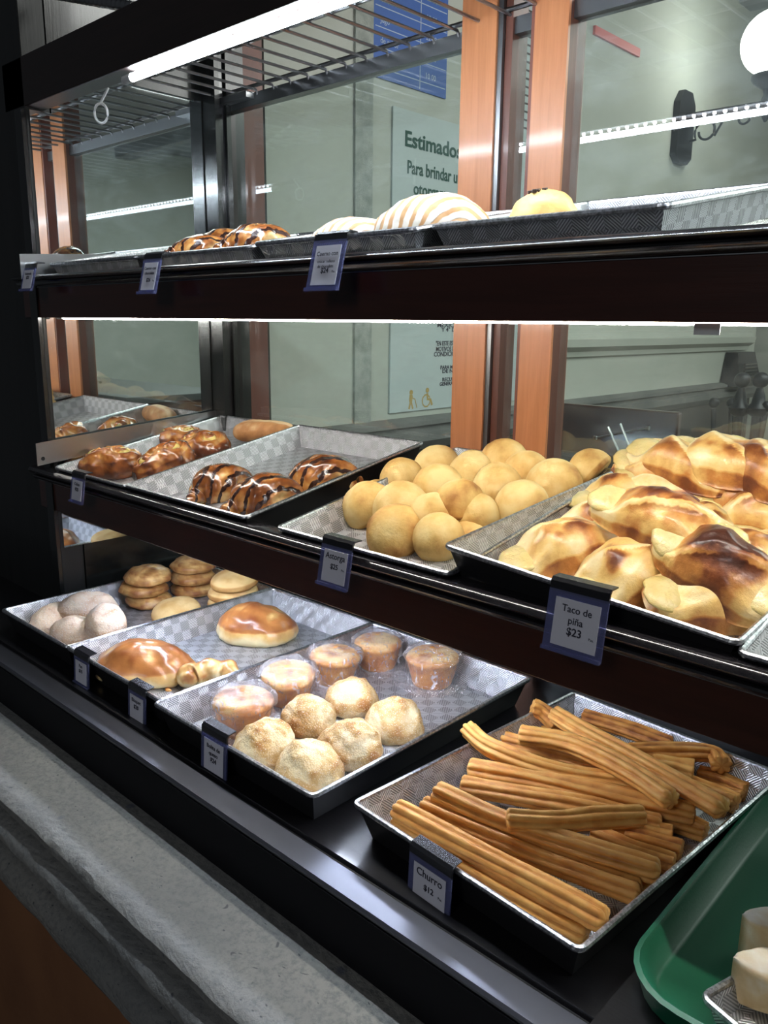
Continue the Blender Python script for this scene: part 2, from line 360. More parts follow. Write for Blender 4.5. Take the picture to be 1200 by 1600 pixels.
def text(name, body, size, mat, parent, loc, rot=(PI/2, 0, 0), align='CENTER', ext=0.0003, spacing=1.0, bold=0.0, xs=1.0):
    cu = bpy.data.curves.new(name, 'FONT'); cu.body = body; cu.size = size; cu.align_x = align; cu.extrude = ext
    cu.space_line = spacing; cu.resolution_u = 3; cu.offset = bold
    t = bpy.data.objects.new(name, cu); C.objects.link(t)
    me = bpy.data.meshes.new_from_object(t.evaluated_get(bpy.context.evaluated_depsgraph_get()))
    bpy.data.objects.remove(t); me.materials.clear()
    o = link(name, me, mat, parent); o.location = loc; o.rotation_euler = rot; o.scale = (xs, 1, 1)
    return o
def fb(p, s, seed): return noise.fractal(Vector((p[0]*s+seed*7.3, p[1]*s-seed*3.1, p[2]*s+seed*1.7)), 0.8, 2.0, 3)

# ---------------------------------------------------------------- the setting
tag(box('floor', -3.2, 5.2, -2.5, 7.2, -1.6, -1.55, M['floor']), kind='structure')
tag(box('ceiling', -1.75, 4.4, 1.3, 6.6, 1.62, 1.68, M['ceiling']), kind='structure')
tag(box('wall_left', -1.85, -1.75, 1.40, 5.0, -1.55, 1.62, M['wall']), kind='structure')
tag(box('wall_back', -2.4, 4.4, 5.6, 5.7, -1.55, 1.62, M['wall']), kind='structure')
tag(box('wall_right', 4.3, 4.4, 1.3, 5.6, -1.55, 1.62, M['wall']), kind='structure')
tag(box('wall_corner', -2.4, -1.85, 4.9, 5.0, -1.55, 1.62, M['wall']), kind='structure')
# wall beside and above the case on the street side
tag(box('wall_outer', -3.2, -2.02, 0.80, 0.95, -1.55, 1.7, mat_plaster('outer grey wall', (0.20, 0.23, 0.23), (0.27, 0.30, 0.29), 1.5)), kind='structure')
tag(box('wall_front', -3.2, 3.0, 0.455, 1.2, -1.55, -0.80, M['wall_orange']), kind='structure')
# dado along the left wall: dark lower part, stone ledge on top
tag(box('trim_1', -1.75, -1.735, 1.45, 4.97, -1.55, -0.375, M['dado']), kind='structure')
m = MB().prism([(-1.75, -0.40), (-1.725, -0.40), (-1.70, -0.37), (-1.70, -0.345), (-1.715, -0.34), (-1.715, -0.325), (-1.70, -0.318), (-1.70, -0.305), (-1.735, -0.295), (-1.75, -0.295)], 1, 1.45, 4.99)
tag(m.build('trim_2', M['dado_stone']), kind='structure')
m = MB().prism([(-1.75, -0.125), (-1.735, -0.125), (-1.73, -0.105), (-1.70, -0.085), (-1.695, -0.055), (-1.71, -0.05), (-1.715, -0.03), (-1.74, -0.02), (-1.74, 0.02), (-1.75, 0.02)], 1, 2.78, 4.86)
tag(m.build('trim_3', M['wall']), kind='structure')
tag(box('trim_4', -1.75, -1.742, 1.73, 1.80, -0.40, 1.6, M['seam']), kind='structure')
tag(box('trim_5', -1.75, -1.735, 1.405, 1.43, -0.9, 1.6, M['wall']), kind='structure')
tag(box('trim_6', 0.0, 3.9, 5.57, 5.6, 0.20, 0.26, M['dado']), kind='structure')
for i, (x, wd) in enumerate([(0.0, .8), (1.0, .8), (2.0, .8), (3.0, .8)]):
    wn = tag(empty('window_%d' % (i+1), (x+wd/2, 5.58, 0.30)), kind='structure')
    box('window_frame', -wd/2-.04, wd/2+.04, -0.02, 0.02, -0.04, 0.80, M['black_iron'], wn)
    box('pane', -wd/2, wd/2, -0.03, -0.021, 0, 0.76, M['pale_panel'], wn)
tag(box('trim_7', -1.75, 4.3, 2.9, 3.05, 1.50, 1.62, M['ceiling']), kind='structure')
tag(box('trim_8', -1.75, 4.3, 4.3, 4.45, 1.50, 1.62, M['ceiling']), kind='structure')

# ---------------------------------------------------------------- stone ledge in front of the case
prof = [(0.62, -0.687), (0.55, -0.687), (0.50, -0.687), (0.45, -0.688), (0.425, -0.688), (0.414, -0.690), (0.408, -0.695), (0.407, -0.703), (0.411, -0.708), (0.426, -0.711), (0.427, -0.716), (0.410, -0.718),
        (0.400, -0.722), (0.393, -0.729), (0.391, -0.738), (0.396, -0.747), (0.404, -0.752), (0.418, -0.756), (0.419, -0.762), (0.402, -0.764), (0.390, -0.769), (0.383, -0.779), (0.381, -0.791), (0.386, -0.803), (0.40, -0.815), (0.42, -0.822), (0.455, -0.826), (0.62, -0.826)]
NX = 260; vs = []; fs = []
for i in range(NX+1):
    x = -3.2+4.2*i/NX
    for j, (y, z) in enumerate(prof):
        k = 0.0022 if 3 < j < 26 else 0.0008
        q = (x*16, y*40, z*40); d = fb(q, 0.8, 3)*k; e = fb(q, 2.2, 9)*k*0.5
        vs.append((x, y-d, z+e))
L_ = len(prof)
for i in range(NX):
    for j in range(L_): fs.append((i*L_+j, i*L_+(j+1) % L_, (i+1)*L_+(j+1) % L_, (i+1)*L_+j))
fs.append(tuple(range(L_))[::-1]); fs.append(tuple(NX*L_+k for k in range(L_)))
o = mk('stone_ledge', vs, fs, M['stone'], smooth=True); tag(o, 'worn grey stone ledge with rounded moulding below the black case', 'ledge', kind='structure')
try: o.data.set_sharp_from_angle(angle=0.6)
except Exception: pass

# ---------------------------------------------------------------- the display case
XL, XR = -1.635, 0.70
case = tag(empty('display_case', (0, 0.75, -0.69)), 'long mahogany and black pastry display case with two open shelves', 'display case')
OFF = Vector((0, 0.75, -0.69))
def part(o, parent=case):
    o.parent = parent
    if parent is case: o.location = o.location - OFF
    return o
def cbox(name, *a, **k): return part(box(name, *a, **k))
cbox('front_post', -2.02, XL, 0.75, 0.80, -0.69, 1.0, M['post_dark'], bev=0.002)
cbox('front_post_step', -1.665, XL+0.0, 0.742, 0.7499, -0.60, 0.385, M['black_frame'])
cbox('canopy_beam', -1.72, XR, 0.75, 0.79, 0.389, 0.475, M['beam'], bev=0.002)
cbox('canopy_side', -1.72, -1.66, 0.80, 1.24, 0.40, 0.53, M['post_dark'])
# base: deck with sill
m = MB().prism([(0.536, -0.689), (0.536, -0.612), (0.574, -0.6115), (0.579, -0.6115), (0.581, -0.606), (1.24, -0.606), (1.24, -0.689)], 0, -2.6, XR)
part(m.build('deck', M['deck']))
m = MB().prism([(0.535, -0.6119), (0.535, -0.609), (0.538, -0.606), (0.571, -0.606), (0.573, -0.608), (0.573, -0.6114)], 0, -2.6, XR)
part(m.build('sill', M['sill']))
cbox('sill_face', -2.6, XR, 0.5335, 0.5349, -0.6885, -0.6135, M['matte_black'])
cbox('side_panel', XL-0.03, XL, 0.802, 1.24, -0.604, -0.469, M['black_frame'])
cbox('side_panel', XL-0.03, XL, 0.802, 1.24, -0.469, 1.0, M['black_frame'])
def shelf(z_bot, z_mid, z_top, name, tray_front):
    r = part(empty(name))
    zt0 = tray_front
    y0, y1 = 0.762, 1.165
    m = MB().prism([(y0, zt0-0.012), (y1, zt0-0.012+0.18*(y1-y0)), (y1, zt0+0.18*(y1-y0)-0.001), (y0, zt0-0.001)], 0, XL+.002, XR)
    m.build('shelf_board', M['black_wood'], r)
    m = MB().box(-1.70, XR, 0.745, 0.760, z_bot, z_mid, 0.0015); m.build('front_board', M['mahogany'], r)
    pr = [(0.7595, z_mid), (0.744, z_mid), (0.736, z_mid+.003), (0.732, z_mid+.008)]
    h = z_top-z_mid
    pr += [(0.733, z_mid+h*.35), (0.739, z_mid+h*.42), (0.739, z_mid+h*.50), (0.728, z_mid+h*.56), (0.723, z_mid+h*.75), (0.727, z_mid+h*.92), (0.735, z_top), (0.7595, z_top)]
    m = MB().prism(pr, 0, -1.70, XR); m.build('lip_moulding', M['gloss_lip'], r, True)
    MB().box(-1.70, XR, 0.7435, 0.7449, z_mid-0.0012, z_mid-0.0002).build('edge_line', M['steel'], r)
    for q in r.children: q.location = -r.location-OFF+Vector((0, 0, 0)); 
    r.location = -OFF+OFF*0
    for q in r.children: q.location = (0, 0, 0)
    return r
shelf(0.0035, 0.062, 0.084, 'top_shelf', 0.066)
shelf(-0.388, -0.329, -0.299, 'middle_shelf', -0.335)
# mirror on the inner left side
MX = XL+0.0015
cbox('side_mirror', XL+.0002, MX+.001, 0.8, 1.143, -0.470, 0.47, M['mirror'])
cbox('side_mirror', XL+.0002, MX+.001, 0.757, 0.8, -0.470, 0.385, M['mirror'])
# back frame: black stile with grooves, brown strip, two orange posts
g = part(empty('back_frame')); 
for (x0, x1, y0, y1, mt) in [(XL, -1.585, 1.146, 1.158, 'black_frame'), (XL, -1.592, 1.159, 1.175, 'gloss_lip'), (XL, -1.585, 1.176, 1.188, 'black_frame'), (XL, -1.60, 1.189, 1.235, 'black_frame')]:
    box('stile', x0, x1, y0, y1, -0.60, 0.60, M[mt], g)
box('brown_stile', -1.70, -1.625, 1.24, 1.31, -0.60, 1.2, M['brown_strip'], g)
for q in g.children: q.location = -Vector(g.location)-OFF+Vector(g.location)+OFF*0+OFF-OFF
g.location = -OFF
for q in g.children: q.location = (0, 0, 0)
for (x0, x1) in [(-0.9315, -0.862), (-0.790, -0.730)]:
    r = part(empty('wooden_post')); r.location = -OFF
    box('face_board', x0, x1, 1.172, 1.178, -0.60, 0.90, M['orange_wood'], r)
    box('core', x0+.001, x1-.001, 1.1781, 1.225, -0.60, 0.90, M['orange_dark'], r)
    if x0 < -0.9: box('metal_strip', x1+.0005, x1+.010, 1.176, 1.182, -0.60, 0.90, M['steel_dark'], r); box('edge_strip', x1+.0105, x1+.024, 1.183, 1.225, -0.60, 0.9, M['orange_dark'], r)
    else: box('edge_strip', x0-.007, x0-.0005, 1.174, 1.225, -0.60, 0.90, M['brown_strip'], r)
for (x0, x1) in [(-1.584, -0.933), (-0.836, -0.798), (-0.729, 0.69)]:
    cbox('glass_pane', x0, x1, 1.199, 1.203, -0.58, 0.449, M['glass'])
cbox('back_panel', -1.58, XR, 1.205, 1.235, -0.604, -0.40, M['black_frame'])
# rail and wire rack at the top
r = part(empty('top_rail')); r.location = -OFF
m = MB().prism([(1.188, 0.450), (1.212, 0.450), (1.212, 0.475), (1.208, 0.475), (1.208, 0.455), (1.192, 0.455), (1.192, 0.475), (1.188, 0.475)], 0, -1.60, XR); m.build('channel', M['steel_dark'], r)
r = part(empty('wire_rack')); r.location = -OFF
wr = bpy.data.meshes.new('wire')
first = None
for i in range(42):
    x = -1.60+i*0.054
    if first is None:
        first = MB().tube([(0, 0.80, 0.478), (0, 1.185, 0.478), (0, 1.19, 0.470)], 0.0028, 6).build('wire', M['wire'], r, True); first.location = (x, 0, 0)
    else:
        q = first.copy(); C.objects.link(q); q.parent = r; q.location = (x, 0, 0)
for y, rad in [(0.83, .004), (1.0, .004), (1.18, .004)]:
    MB().tube([(-1.61, y, 0.4845), (XR, y, 0.4845)], rad, 6).build('cross_wire', M['wire'], r, True)
cbox('bracket', -1.60, -1.50, 1.165, 1.187, 0.462, 0.474, M['steel'])
# led tubes under canopy, under the top shelf, under the middle shelf
def led(x0, x1, y, z, rad, mt, dots=False):
    r = part(empty('led_tube')); r.location = -OFF
    MB().tube([(x0+.012, y, z), (x1, y, z)], rad, 12).build('tube', M[mt], r, True)
    MB().tube([(x0-.012, y, z), (x0+.012, y, z)], rad*1.12, 12).build('end_cap', M['cable'], r, True)
    if dots:
        m = MB(); k = int((x1-x0)/0.0195)
        for i in range(k):
            q = bmesh.ops.create_icosphere(m.bm, subdivisions=1, radius=0.0036)['verts']
            for v in q: v.co += Vector((x0+.02+i*0.0195, y+0.012, z+.0085))
        tag(m.build('led_dots', M['led_dot'], r), kind='stuff')
led(-1.29, 0.66, 0.766, 0.3790, 0.0060, 'led', True)
led(-1.60, 0.66, 0.772, 0.0048, 0.0036, 'led_mid')
led(-1.42, -0.52, 0.778, -0.397, 0.005, 'led_low')
tp = onY(1115, 506, 0.772)
cbox('tape_scrap', tp.x-.013, tp.x+.011, .7600, .7610, -.0075, .003, M['cable'])
# hanging cable loop under the canopy
c0 = onY(168, 128, 0.785); pts = []
base = onY(158, 178, 0.785)
for i in range(25):
    t = i/24
    if t < .25: p = Vector((0.012-0.048*t, 0.010-0.04*t, 0.042-0.10*t))
    else:
        a = (t-.25)/.75*2*PI; p = Vector((-0.008*math.sin(a), -0.008*math.sin(a), 0.001+0.016*math.cos(a)))
    pts.append(base+p)
MB().tube(pts, 0.0024, 8).build('cable_loop', M['cable'], smooth=True)
tag(bpy.data.objects['cable_loop'], 'white cable loop hanging at the end of the bright tube', 'cable')

# steel end plates standing on the left of the two shelves
def end_plate(z0, z1, name, label):
    x = -1.622; s = (z1-z0)/(1.19-0.71)
    vs = [(x, .71, z0), (x, 1.19, z1), (x, 1.19, z1+.033), (x, .71, z0+.046), (x+.0015, .71, z0), (x+.0015, 1.19, z1), (x+.0015, 1.19, z1+.033), (x+.0015, .71, z0+.046)]
    fs = [(0, 1, 2, 3), (7, 6, 5, 4), (0, 4, 5, 1), (1, 5, 6, 2), (2, 6, 7, 3), (3, 7, 4, 0)]
    o = mk(name, vs, fs, M['steel']); tag(o, label, 'plate')
    MB().lathe([(0.004, -.0005), (0.004, .0006)], (x+.0018, .722, z0+.014), 12, (1, 0, 0)).build('hole', M['black_plastic'], o)
end_plate(-0.288, -0.235, 'end_plate', 'flat grey steel plate along the mirror on the middle shelf')
end_plate(0.075, 0.118, 'end_plate', 'small hazy steel plate at the left end of the top shelf')

# ---------------------------------------------------------------- trays
def tray(W, D, H, label, loc, rot, group='embossed baking trays', dark_out=True):
    sl = H*0.30; t = 0.0014
    def ring(ins, z): return [(ins, ins, z), (W-ins, ins, z), (W-ins, D-ins, z), (ins, D-ins, z)]
    inner_top, inner_bot = ring(0.004, H), ring(sl+.004, t)
    outer_bot, outer_top = ring(sl+.002, 0), ring(0.0025, H)
    vs, fs, uvs = [], [], []
    def quad(pts, uv):
        k = len(vs); vs.extend(pts); uvs.extend(uv); fs.append((k, k+1, k+2, k+3))
    quad(inner_bot, [(p[0], p[1]) for p in inner_bot])
    sh = math.hypot(H, sl)
    for i in range(4):
        j = (i+1) % 4
        A, B, Cc, Dd = inner_bot[j], inner_bot[i], inner_top[i], inner_top[j]
        ax = 0 if i % 2 == 0 else 1
        quad([A, B, Cc, Dd], [(A[ax], 0), (B[ax], 0), (Cc[ax], sh), (Dd[ax], sh)])
    pan_n = len(fs)
    quad(outer_bot[::-1], [(p[0], p[1]) for p in outer_bot[::-1]])
    for i in range(4):
        j = (i+1) % 4
        A, B, Cc, Dd = outer_bot[i], outer_bot[j], outer_top[j], outer_top[i]
        ax = 0 if i % 2 == 0 else 1
        quad([A, B, Cc, Dd], [(A[ax], 0), (B[ax], 0), (Cc[ax], sh), (Dd[ax], sh)])
    o = mk('baking_tray', vs, fs, M['tray'], uvs=uvs)
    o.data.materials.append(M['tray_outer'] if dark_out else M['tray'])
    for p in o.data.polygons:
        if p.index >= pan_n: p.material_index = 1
    o.location = loc; o.rotation_euler = rot
    pts = []; R = 0.008
    for cx, cy, a0 in [(W-R, R, -PI/2), (W-R, D-R, 0), (R, D-R, PI/2), (R, R, PI)]:
        for k in range(5):
            a = a0+k*PI/8; pts.append((cx+R*math.cos(a), cy+R*math.sin(a), H))
    pts.append(pts[0]); 
    MB().tube(pts, 0.0036, 8, False).build('rolled_rim', M['rim'], o, True)
    tag(o, label, 'tray', group); return o
TL = math.atan(0.18)
# middle shelf
def mid_tray(x0, x1, label, dz=0, D=0.42, y0=0.748, rot=(TL, 0, 0)):
    return tray(x1-x0, D, 0.042, label, (x0, y0, -0.3345+dz), rot, 'trays on the middle shelf')
mid_tray(-1.608, -1.335, 'middle shelf tray of glossy figure-eight pastries beside the steel plate')
mid_tray(-1.332, -0.982, 'middle shelf tray holding three chocolate croissants, half empty', 0.002)
mid_tray(-0.905, -0.585, 'middle shelf tray full of round yellow breads', 0)
sy4 = 0.10; sx4 = -0.072
def plane4(x, y): return -0.302+sx4*(x+0.595)+sy4*(y-.75)
t4 = mid_tray(-0.597, -0.248, 'big deep tray heaped with pineapple tacos', 0)
t4.location = (-0.597, 0.748, plane4(-.597, .748)); t4.rotation_euler = Matrix(((1, 0, 0), (0, 1, 0), (0, 0, 1))).to_euler()
nrm = Vector((-sx4, -sy4, 1)).normalized(); ex = Vector((1, 0, sx4)).normalized(); ey = nrm.cross(ex)
t4.rotation_euler = Matrix((ex, ey, nrm)).transposed().to_euler()
mid_tray(-0.243, 0.10, 'tray at the right edge of the picture, beside the pineapple tacos', 0.0)
# bottom deck
def low_tray(x0, x1, y0, label, rz=0.0, D=0.46, dz=0):
    return tray(x1-x0, D, 0.046, label, (x0, y0, -0.6055+dz), (0, 0, rz), 'trays on the bottom deck')
low_tray(-1.592, -1.322, 0.603, 'leftmost bottom tray with dusted rolls and stacked cookies')
low_tray(-1.318, -1.024, 0.603, 'bottom tray with two big glossy buns')
low_tray(-1.020, -0.667, 0.592, 'bottom tray of wrapped cupcakes and sugared buns', 0, 0.472)
low_tray(-0.621, -0.303, 0.617, 'bottom tray heaped with churros', -0.072, 0.45)
# top shelf
def top_tray(x0, x1, y0, label, dz=0, D=0.36):
    return tray(x1-x0, D, 0.036, label, (x0, y0, 0.067+0.18*(y0-.762)+dz), (TL, 0, 0), 'trays on the top shelf', False)
top_tray(-1.60, -1.285, 0.765, 'top shelf tray next to the left mirror')
top_tray(-1.280, -0.975, 0.765, 'top shelf tray with the two chocolate croissants')
top_tray(-0.965, -0.665, 0.765, 'top shelf tray with the white striped pastries', 0.004)
top_tray(-0.66, -0.37, 0.790, 'rightmost top shelf tray holding the chocolate-chip muffin', 0.004)

# ---------------------------------------------------------------- pastry meshes
def place(o, loc, rz=0.0, tilt=(0, 0), basis=None, s=1.0):
    """tilt: rotation about x then y, before turning by rz; basis = extra shelf slope"""
    R = Matrix.Rotation(rz, 3, 'Z')
    Rt = Matrix.Rotation(tilt[0], 3, 'X') @ Matrix.Rotation(tilt[1], 3, 'Y')
    R = Rt @ R
    if basis is not None: R = basis @ R
    o.rotation_euler = R.to_euler(); o.location = loc; o.scale = (s, s, s) if not isinstance(s, tuple) else s
    return o
BM_ = Matrix.Rotation(TL, 3, 'X')
B4 = Matrix((ex, ey, nrm)).transposed()

def dome(name, rx, ry, H, seed, mat, nf=0.06, ns=30, b=0.18, nu=18, nv=36, rim=1.0, bakef=None, power=1.0, mod=None, uvs=False, parent=None):
    rnd = random.Random(seed); vs = []; bk = []; uv = []
    bz = H*b
    n1 = nu; n2 = 6
    rows = []
    for i in range(n1+1):
        t = (PI/2)*i/n1
        rows.append((math.sin(t)**(1.0/ (1+0.25*(power-1))), max(0.0, math.cos(t))**power, t/(PI/2)))
    for i in range(1, n2+1):
        s = (PI/2)*i/n2
        rows.append((0.82+0.18*math.cos(s) if i < n2 else 0.0, -math.sin(s)*b, 1+0.3*i/n2))
    for i, (rr, zz, q) in enumerate(rows):
        for j in range(nv):
            a = 2*PI*j/nv
            p = Vector((rx*rr*math.cos(a), ry*rr*math.sin(a), H*zz))
            d = fb(p, ns, seed)
            e = 1+nf*d
            if mod: e *= mod(a, q, p)
            if rr > 0: p.x *= e; p.y *= e
            if q <= 1: p.z *= (1+nf*d*0.9) if zz > 0.15 else 1
            p.z += bz
            if q > 1 and p.z < 0.0008: p.z = 0.0
            vs.append(p)
            bk.append(min(1, max(0, bakef(a, q, p, d) if bakef else 0.35+0.35*(1-q)+0.2*d)))
            uv.append((a/(2*PI), q))
    fs = []
    for i in range(len(rows)-1):
        for j in range(nv):
            k = (j+1) % nv
            fs.append((i*nv+j, (i+1)*nv+j, (i+1)*nv+k, i*nv+k))
    return mk(name, vs, fs, mat, parent, True, bk, uv if uvs else None)

def sweep(name, pts, rad, mat, seed, nu=40, nv=24, flat=1.0, nf=0.04, ns=40, bakef=None, floor=True, parent=None, twist=0.0):
    """pts: control points; rad(u, a) -> radius"""
    P = [Vector(p) for p in pts]
    def cr(t):
        k = len(P)-1; x = min(max(t*k, 0), k-1e-6); i = int(x); f = x-i
        p0, p1, p2, p3 = P[max(i-1, 0)], P[i], P[i+1], P[min(i+2, k)]
        return 0.5*((2*p1)+(p2-p0)*f+(2*p0-5*p1+4*p2-p3)*f*f+(3*p1-p0-3*p2+p3)*f**3)
    vs, bk, uv, fs = [], [], [], []
    for i in range(nu+1):
        u = i/nu; u2 = 0.5-0.5*math.cos(PI*u)*(1.0) if True else u
        u2 = 0.35*u2+0.65*u
        c = cr(u2); t = (cr(min(u2+.01, 1))-cr(max(u2-.01, 0))).normalized()
        up = Vector((0, 0, 1)); A = t.cross(up)
        A = A.normalized() if A.length > .01 else Vector((1, 0, 0)); B = A.cross(t).normalized()
        if B.z < 0: B = -B
        for j in range(nv):
            a = 2*PI*j/nv
            r = rad(u2, a+twist*u2)
            q = c+A*(math.cos(a)*r)+B*(math.sin(a)*r*flat)
            d = fb(q, ns, seed); q = q+(q-c)*(nf*d)
            vs.append(q); bk.append(min(1, max(0, bakef(u2, a, q, d) if bakef else 0.5)))
            uv.append((u2, j/nv if j <= nv/2 else 1-j/nv))
    for i in range(nu):
        for j in range(nv):
            k = (j+1) % nv; fs.append((i*nv+j, i*nv+k, (i+1)*nv+k, (i+1)*nv+j))
    fs.append(tuple(range(nv))[::-1]); fs.append(tuple(nu*nv+j for j in range(nv)))
    return mk(name, vs, fs, mat, parent, True, bk, uv)

RN = random.Random(4)
# ---- round yellow breads (astorga) on the middle shelf
def astorga(px, py, rpx, h, tx, ty, lab):
    p = onP(px, py, -0.3345-0.18*0.748+h, 0, 0.18)
    if p.y > 1.135: p = p*(1.135/p.y)
    dist = -(ROT.transposed() @ p).z
    r = 1.16*rpx*dist/FPX
    o = dome('yellow_bread', r, r*0.97, r*1.02, seed=int(px+py), mat=M['astorga'], nf=0.045, ns=26, b=0.22,
             bakef=lambda a, q, P, d: 0.36-0.12*(1-q)+0.55*d+(0.35 if q > 1.0 else 0)+AST_B)
    # centre of mass sits at the given pixel
    place(o, p, RN.random()*6, (0, 0), None)
    ctr = Vector((0, 0, r*0.55))
    R = (Matrix.Rotation(tx, 3, 'X') @ Matrix.Rotation(ty, 3, 'Y') @ Matrix.Rotation(RN.random()*6, 3, 'Z'))
    o.rotation_euler = R.to_euler(); o.location = p - R @ ctr
    tag(o, lab, 'bread', 'round yellow breads'); return o
AST = [ # px py r h tiltx tilty label bake
 (788, 714, 35, .055, .2, .1, 'yellow bread highest at the back of its pile, left of the orange post foot', .1),
 (680, 722, 33, .045, .1, -.3, 'pale lumpy yellow bread at the back left of the pile', -.12),
 (824, 730, 33, .050, .1, .2, 'pale smooth yellow bread behind, just right of the highest one', -.1),
 (916, 731, 33, .040, .3, -.9, 'half-moon yellow bread standing alone at the far right of the pile', .05),
 (738, 732, 35, .045, .2, 0, 'smooth yellow bread in the back row, middle', 0),
 (627, 741, 32, .040, .1, -.1, 'golden yellow bread with a pale sugar patch, back left', .08),
 (683, 754, 36, .050, .3, 0, 'broad yellow bread with pale patch in the second row', 0),
 (777, 752, 36, .055, .3, .1, 'orange-yellow smooth bread at the centre of the pile', .05),
 (864, 750, 40, .050, .5, .2, 'large freckled yellow bread facing front, right of centre', 0),
 (567, 785, 36, .035, .75, -.35, 'yellow bread leaning at the left end with brown rim and pale dab', .05),
 (622, 787, 40, .045, .6, 0, 'yellow bread leaning behind the brownest one', -.05),
 (718, 777, 36, .060, .2, .1, 'brown-topped yellow bread in the middle of the pile', .3),
 (812, 785, 39, .045, .8, .1, 'freckled bread standing on edge at right beside the tray wall', 0),
 (673, 800, 36, .045, .6, 0, 'yellow bread in the front middle behind the folded one', -.05),
 (752, 802, 31, .040, .5, 1.0, 'folded half-moon yellow bread standing near the right', -.05),
 (612, 828, 43, .030, .9, -.1, 'darkest yellow bread facing front in the first row', .28),
 (688, 840, 37, .028, .9, .8, 'half-moon yellow bread standing on its edge at the front', .05),
 (733, 838, 30, .016, .3, .2, 'yellow bread low at the front against the taco tray', .05),
 (590, 770, 26, .012, 0, 0, 'yellow bread at the bottom, under the left breads', .2),
 (848, 775, 30, .015, .1, .1, 'lowest yellow bread at the right, by the taco tray wall', .15)]
for px, py, r, h, tx, ty, lab, bb in AST:
    AST_B = bb; astorga(px, py, r, h, tx, ty, lab)

# ---- churros
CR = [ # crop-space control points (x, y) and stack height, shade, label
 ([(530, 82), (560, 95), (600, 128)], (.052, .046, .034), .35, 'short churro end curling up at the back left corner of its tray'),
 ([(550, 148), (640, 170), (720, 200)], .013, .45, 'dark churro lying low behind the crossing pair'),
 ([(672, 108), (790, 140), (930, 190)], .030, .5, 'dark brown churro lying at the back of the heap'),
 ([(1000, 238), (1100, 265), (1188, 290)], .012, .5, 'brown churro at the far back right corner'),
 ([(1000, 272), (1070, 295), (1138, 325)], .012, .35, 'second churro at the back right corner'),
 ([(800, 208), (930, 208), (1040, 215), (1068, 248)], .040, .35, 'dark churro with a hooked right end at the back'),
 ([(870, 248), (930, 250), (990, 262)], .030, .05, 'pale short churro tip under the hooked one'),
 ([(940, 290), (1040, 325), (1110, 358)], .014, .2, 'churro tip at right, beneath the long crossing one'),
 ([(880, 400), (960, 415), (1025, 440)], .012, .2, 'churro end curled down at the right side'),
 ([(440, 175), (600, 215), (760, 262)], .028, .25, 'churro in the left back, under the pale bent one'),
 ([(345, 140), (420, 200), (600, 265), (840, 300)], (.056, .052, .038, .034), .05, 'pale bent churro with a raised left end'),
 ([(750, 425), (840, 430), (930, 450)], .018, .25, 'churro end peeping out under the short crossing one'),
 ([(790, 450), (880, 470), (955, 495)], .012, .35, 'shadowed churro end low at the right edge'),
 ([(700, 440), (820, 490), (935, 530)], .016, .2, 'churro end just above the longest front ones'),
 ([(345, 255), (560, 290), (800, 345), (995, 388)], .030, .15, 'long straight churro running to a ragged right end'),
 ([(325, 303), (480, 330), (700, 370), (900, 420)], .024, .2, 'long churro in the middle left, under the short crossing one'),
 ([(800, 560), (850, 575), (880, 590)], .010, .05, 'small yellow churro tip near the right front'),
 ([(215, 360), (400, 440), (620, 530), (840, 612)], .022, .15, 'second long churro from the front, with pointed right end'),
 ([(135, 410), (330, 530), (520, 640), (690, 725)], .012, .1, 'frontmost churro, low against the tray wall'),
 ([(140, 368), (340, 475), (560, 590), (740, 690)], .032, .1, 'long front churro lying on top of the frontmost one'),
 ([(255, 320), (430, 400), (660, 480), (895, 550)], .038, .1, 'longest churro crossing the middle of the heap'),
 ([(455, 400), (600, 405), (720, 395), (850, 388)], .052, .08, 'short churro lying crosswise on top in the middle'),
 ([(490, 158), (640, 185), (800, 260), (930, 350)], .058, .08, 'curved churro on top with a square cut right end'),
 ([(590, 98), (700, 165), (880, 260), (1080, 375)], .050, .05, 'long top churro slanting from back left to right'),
]
for ci, (cp, h, sh, lab) in enumerate(CR):
    P3 = []
    for k, (x, y) in enumerate(cp):
        hh = h[k] if isinstance(h, tuple) else h
        P3.append(onZ(540+x/1.818, 1060+y/1.818, -0.604+hh))
    r0 = 0.0141+0.0009*math.sin(ci*2.3)
    base = P3[0].copy(); loc = [q-base for q in P3]
    def rad(u, a, r0=r0):
        e = 1.0
        d = min(u, 1-u)
        if d < 0.03: e = 0.25+0.75*math.sqrt(max(0, d/0.03))
        if d <= 0.0001: e = 0.2
        return r0*e*(0.74+0.32*abs(math.cos(3.5*a))**.8)*(1+0.05*math.sin(9*u+ci))
    tw = RN.uniform(-.5, .5)
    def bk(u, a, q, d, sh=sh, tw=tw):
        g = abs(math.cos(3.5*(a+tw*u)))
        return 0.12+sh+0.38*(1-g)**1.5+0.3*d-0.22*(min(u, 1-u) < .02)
    o = sweep('churro', loc, rad, M['churro'], ci+3, 40, 56, 0.92, 0.035, 60, bk, twist=tw)
    o.location = base
    tag(o, lab, 'churro', 'heap of churros')

